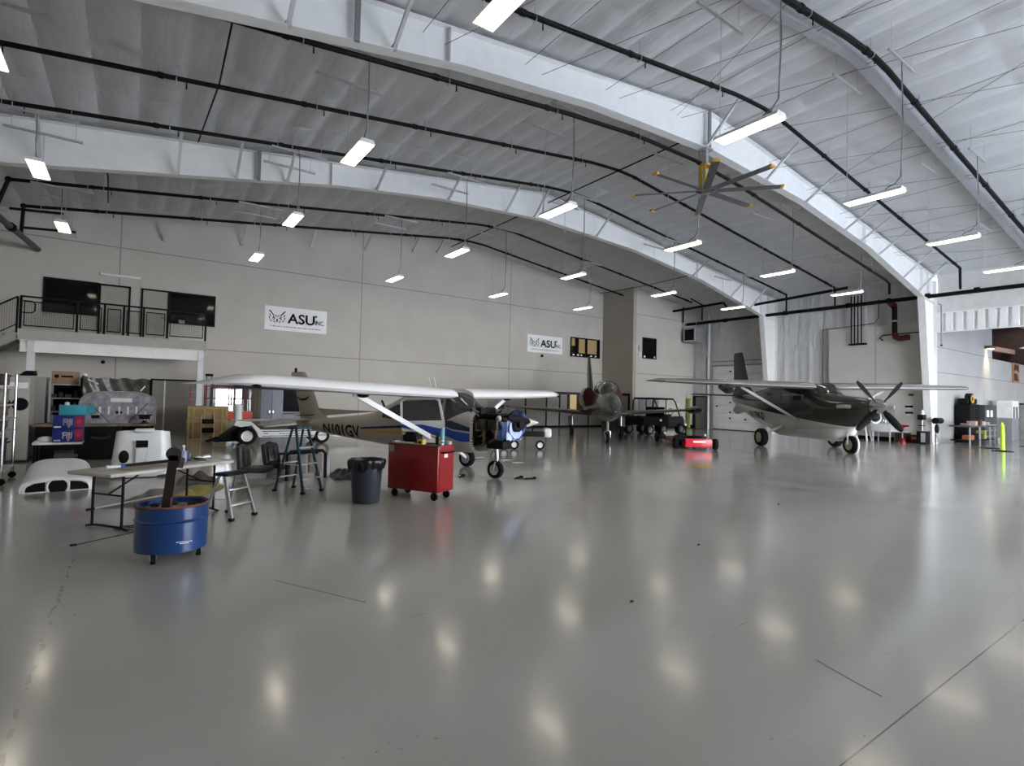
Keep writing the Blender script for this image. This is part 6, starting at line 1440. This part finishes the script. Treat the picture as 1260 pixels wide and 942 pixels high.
t = thing('shop_heater', 'white-framed cabinet with two dark windows in the side room', 'cabinet', (42.3, 9.2, 0)); B(-.7, .6, -.35, .35, 0, 1.3, bev=.03).build('body', mat('steel_grey', (.33, .34, .37), .3, .5), t); MB().box(-.7, .6, -.35, .35, 1.95, 2.3, .03).box(-.7, -.55, -.35, .35, 1.3, 1.95).box(-.1, .0, -.35, .35, 1.3, 1.95).box(.48, .6, -.35, .35, 1.3, 1.95).build('frame', M_wht, t); MB().box(-.55, -.1, -.3, .3, 1.3, 1.95).box(.0, .48, -.3, .3, 1.3, 1.95).build('window', M_drk, t)
t = thing('steel_cabinet', 'brushed grey double cabinet at the right edge of the picture', 'cabinet', (46.0, 9.3, 0)); B(-1.6, 1.3, -.4, .4, .0, 2.1, bev=.02).build('body', mat('brushed_cab', (.32, .32, .34), .3, .4, .15), t); B(-.02, .01, -.41, -.4, .1, 2.0).build('door_gap', M_blk, t); B(-1.2, 1.0, -.2, .2, 2.1, 2.2, bev=.03).build('top_tray', M_blk, t)
t = thing('white_canister', 'white rounded canister at the extreme right beside the brushed cabinet', 'canister', (48.6, 9.3, 0)); MB().lathe([(.001, 0), (.4, 0), (.42, 1.9), (.3, 2.15), (.001, 2.2)], n=24).build('body', M_wht, t); MB().cyl((0, 0, 2.2), (0, 0, 2.3), .1, n=12).build('cap', M_galv, t)
t = thing('bollard', 'neon yellow-green bollard on a black base in the open floor at right', 'bollard', (30.05, 6.72, 0)); MB().cyl((0, 0, .03), (-.02, 0, 1.12), .085, .07, n=16).build('post', mat('neon_yellow', (.50, .85, .05), .5), t); MB().lathe([(.001, 0), (.36, 0), (.36, .02), (.1, .05), (.001, .05)], n=24).build('base', M_rub, t); MB().bar((-.1, 0, 1.08), (.0, 0, 1.2), .05, .06).build('cap', mat('neon_yellow', (.5, .85, .05)), t)
for k, x in enumerate((31.8, 35.5)):
    t = thing('floor_plate', 'flat black rubber plate on the floor, the %s of two near the bollard' % ('nearer' if k == 0 else 'farther'), 'floor plate', (x, 7.5 - k * .6, 0)); MB().lathe([(.001, .0), (.42, 0), (.40, .015), (.001, .02)], n=24).build('plate', M_rub, t)
t = thing('framed_sign', 'orange-brown framed board with a curved shape high on the side-room wall', 'sign', (47.6, 9.97, 4.2)); B(-.72, .72, -.04, .0, -.62, .66, bev=.005).build('frame', mat('sign_orange', (.42, .20, .10), .6), t); MB().box(-.55, .55, -.05, -.04, .08, .55).box(-.55, .55, -.05, -.04, -.5, -.05).build('dark_panels', mat('sign_dark', (.06, .03, .02), .6), t); MB().tube([(-.5, -.055, .0), (-.2, -.055, .15), (.15, -.055, .05), (.35, -.055, -.2), (.5, -.055, -.5)], .05, 6).build('curve', mat('sign_cream', (.45, .34, .25), .6), t)
t = thing('wall_spotlight', 'small dark downlight casting a warm patch on the side-room wall', 'wall light', (41.6, 9.9, 5.45)); B(-.5, .4, -.25, .08, -.08, .08, bev=.02).build('housing', mat('spot_grey', (.12, .12, .12), .5), t); B(-.3, .2, -.2, 0, -.1, -.081).build('lens', mat('spot_lens', (1, .9, .6), .4, emit=(1, .85, .5), es=8), t)
sl = bpy.data.lights.new('spotlight_beam', 'SPOT'); sl.energy = 160; sl.color = (1, .86, .55); sl.spot_size = R_(75); sl.spot_blend = .8; sl.shadow_soft_size = .08
so = bpy.data.objects.new('spotlight_beam', sl); C.objects.link(so); so.parent = t; so.location = (-.05, -.35, -.12); so.rotation_euler = (R_(22), 0, 0)
t = thing('dish_lamp', 'hanging white dish lamp in front of the dark loft opening', 'hanging light', (43.2, 8.4, 5.45)); MB().lathe([(.001, .18), (.12, .16), (.45, .02), (.47, 0), (.44, .0), (.1, .12), (.001, .13)], n=28).build('shade', M_wht, t); MB().ball((0, 0, .03), .1, 10, 8).build('bulb', mat('bulb', (1, 1, 1), .4, emit=(1, .97, .9), es=40), t); MB().tube([(0, 0, .18), (0, .1, .6), (0, 0, 1.0), (0, 0, 1.95)], .02, 6).build('cord', M_galv, t)
t = thing('wall_switch', 'pair of tiny dark fixtures on the side-room wall above the work table', 'switch', (35.9, 9.97, 2.9)); B(-.12, -.06, -.05, 0, -.05, .05).build('left_switch', M_blk, t); B(.1, .2, -.05, 0, -.06, .06).build('right_switch', M_blk, t)
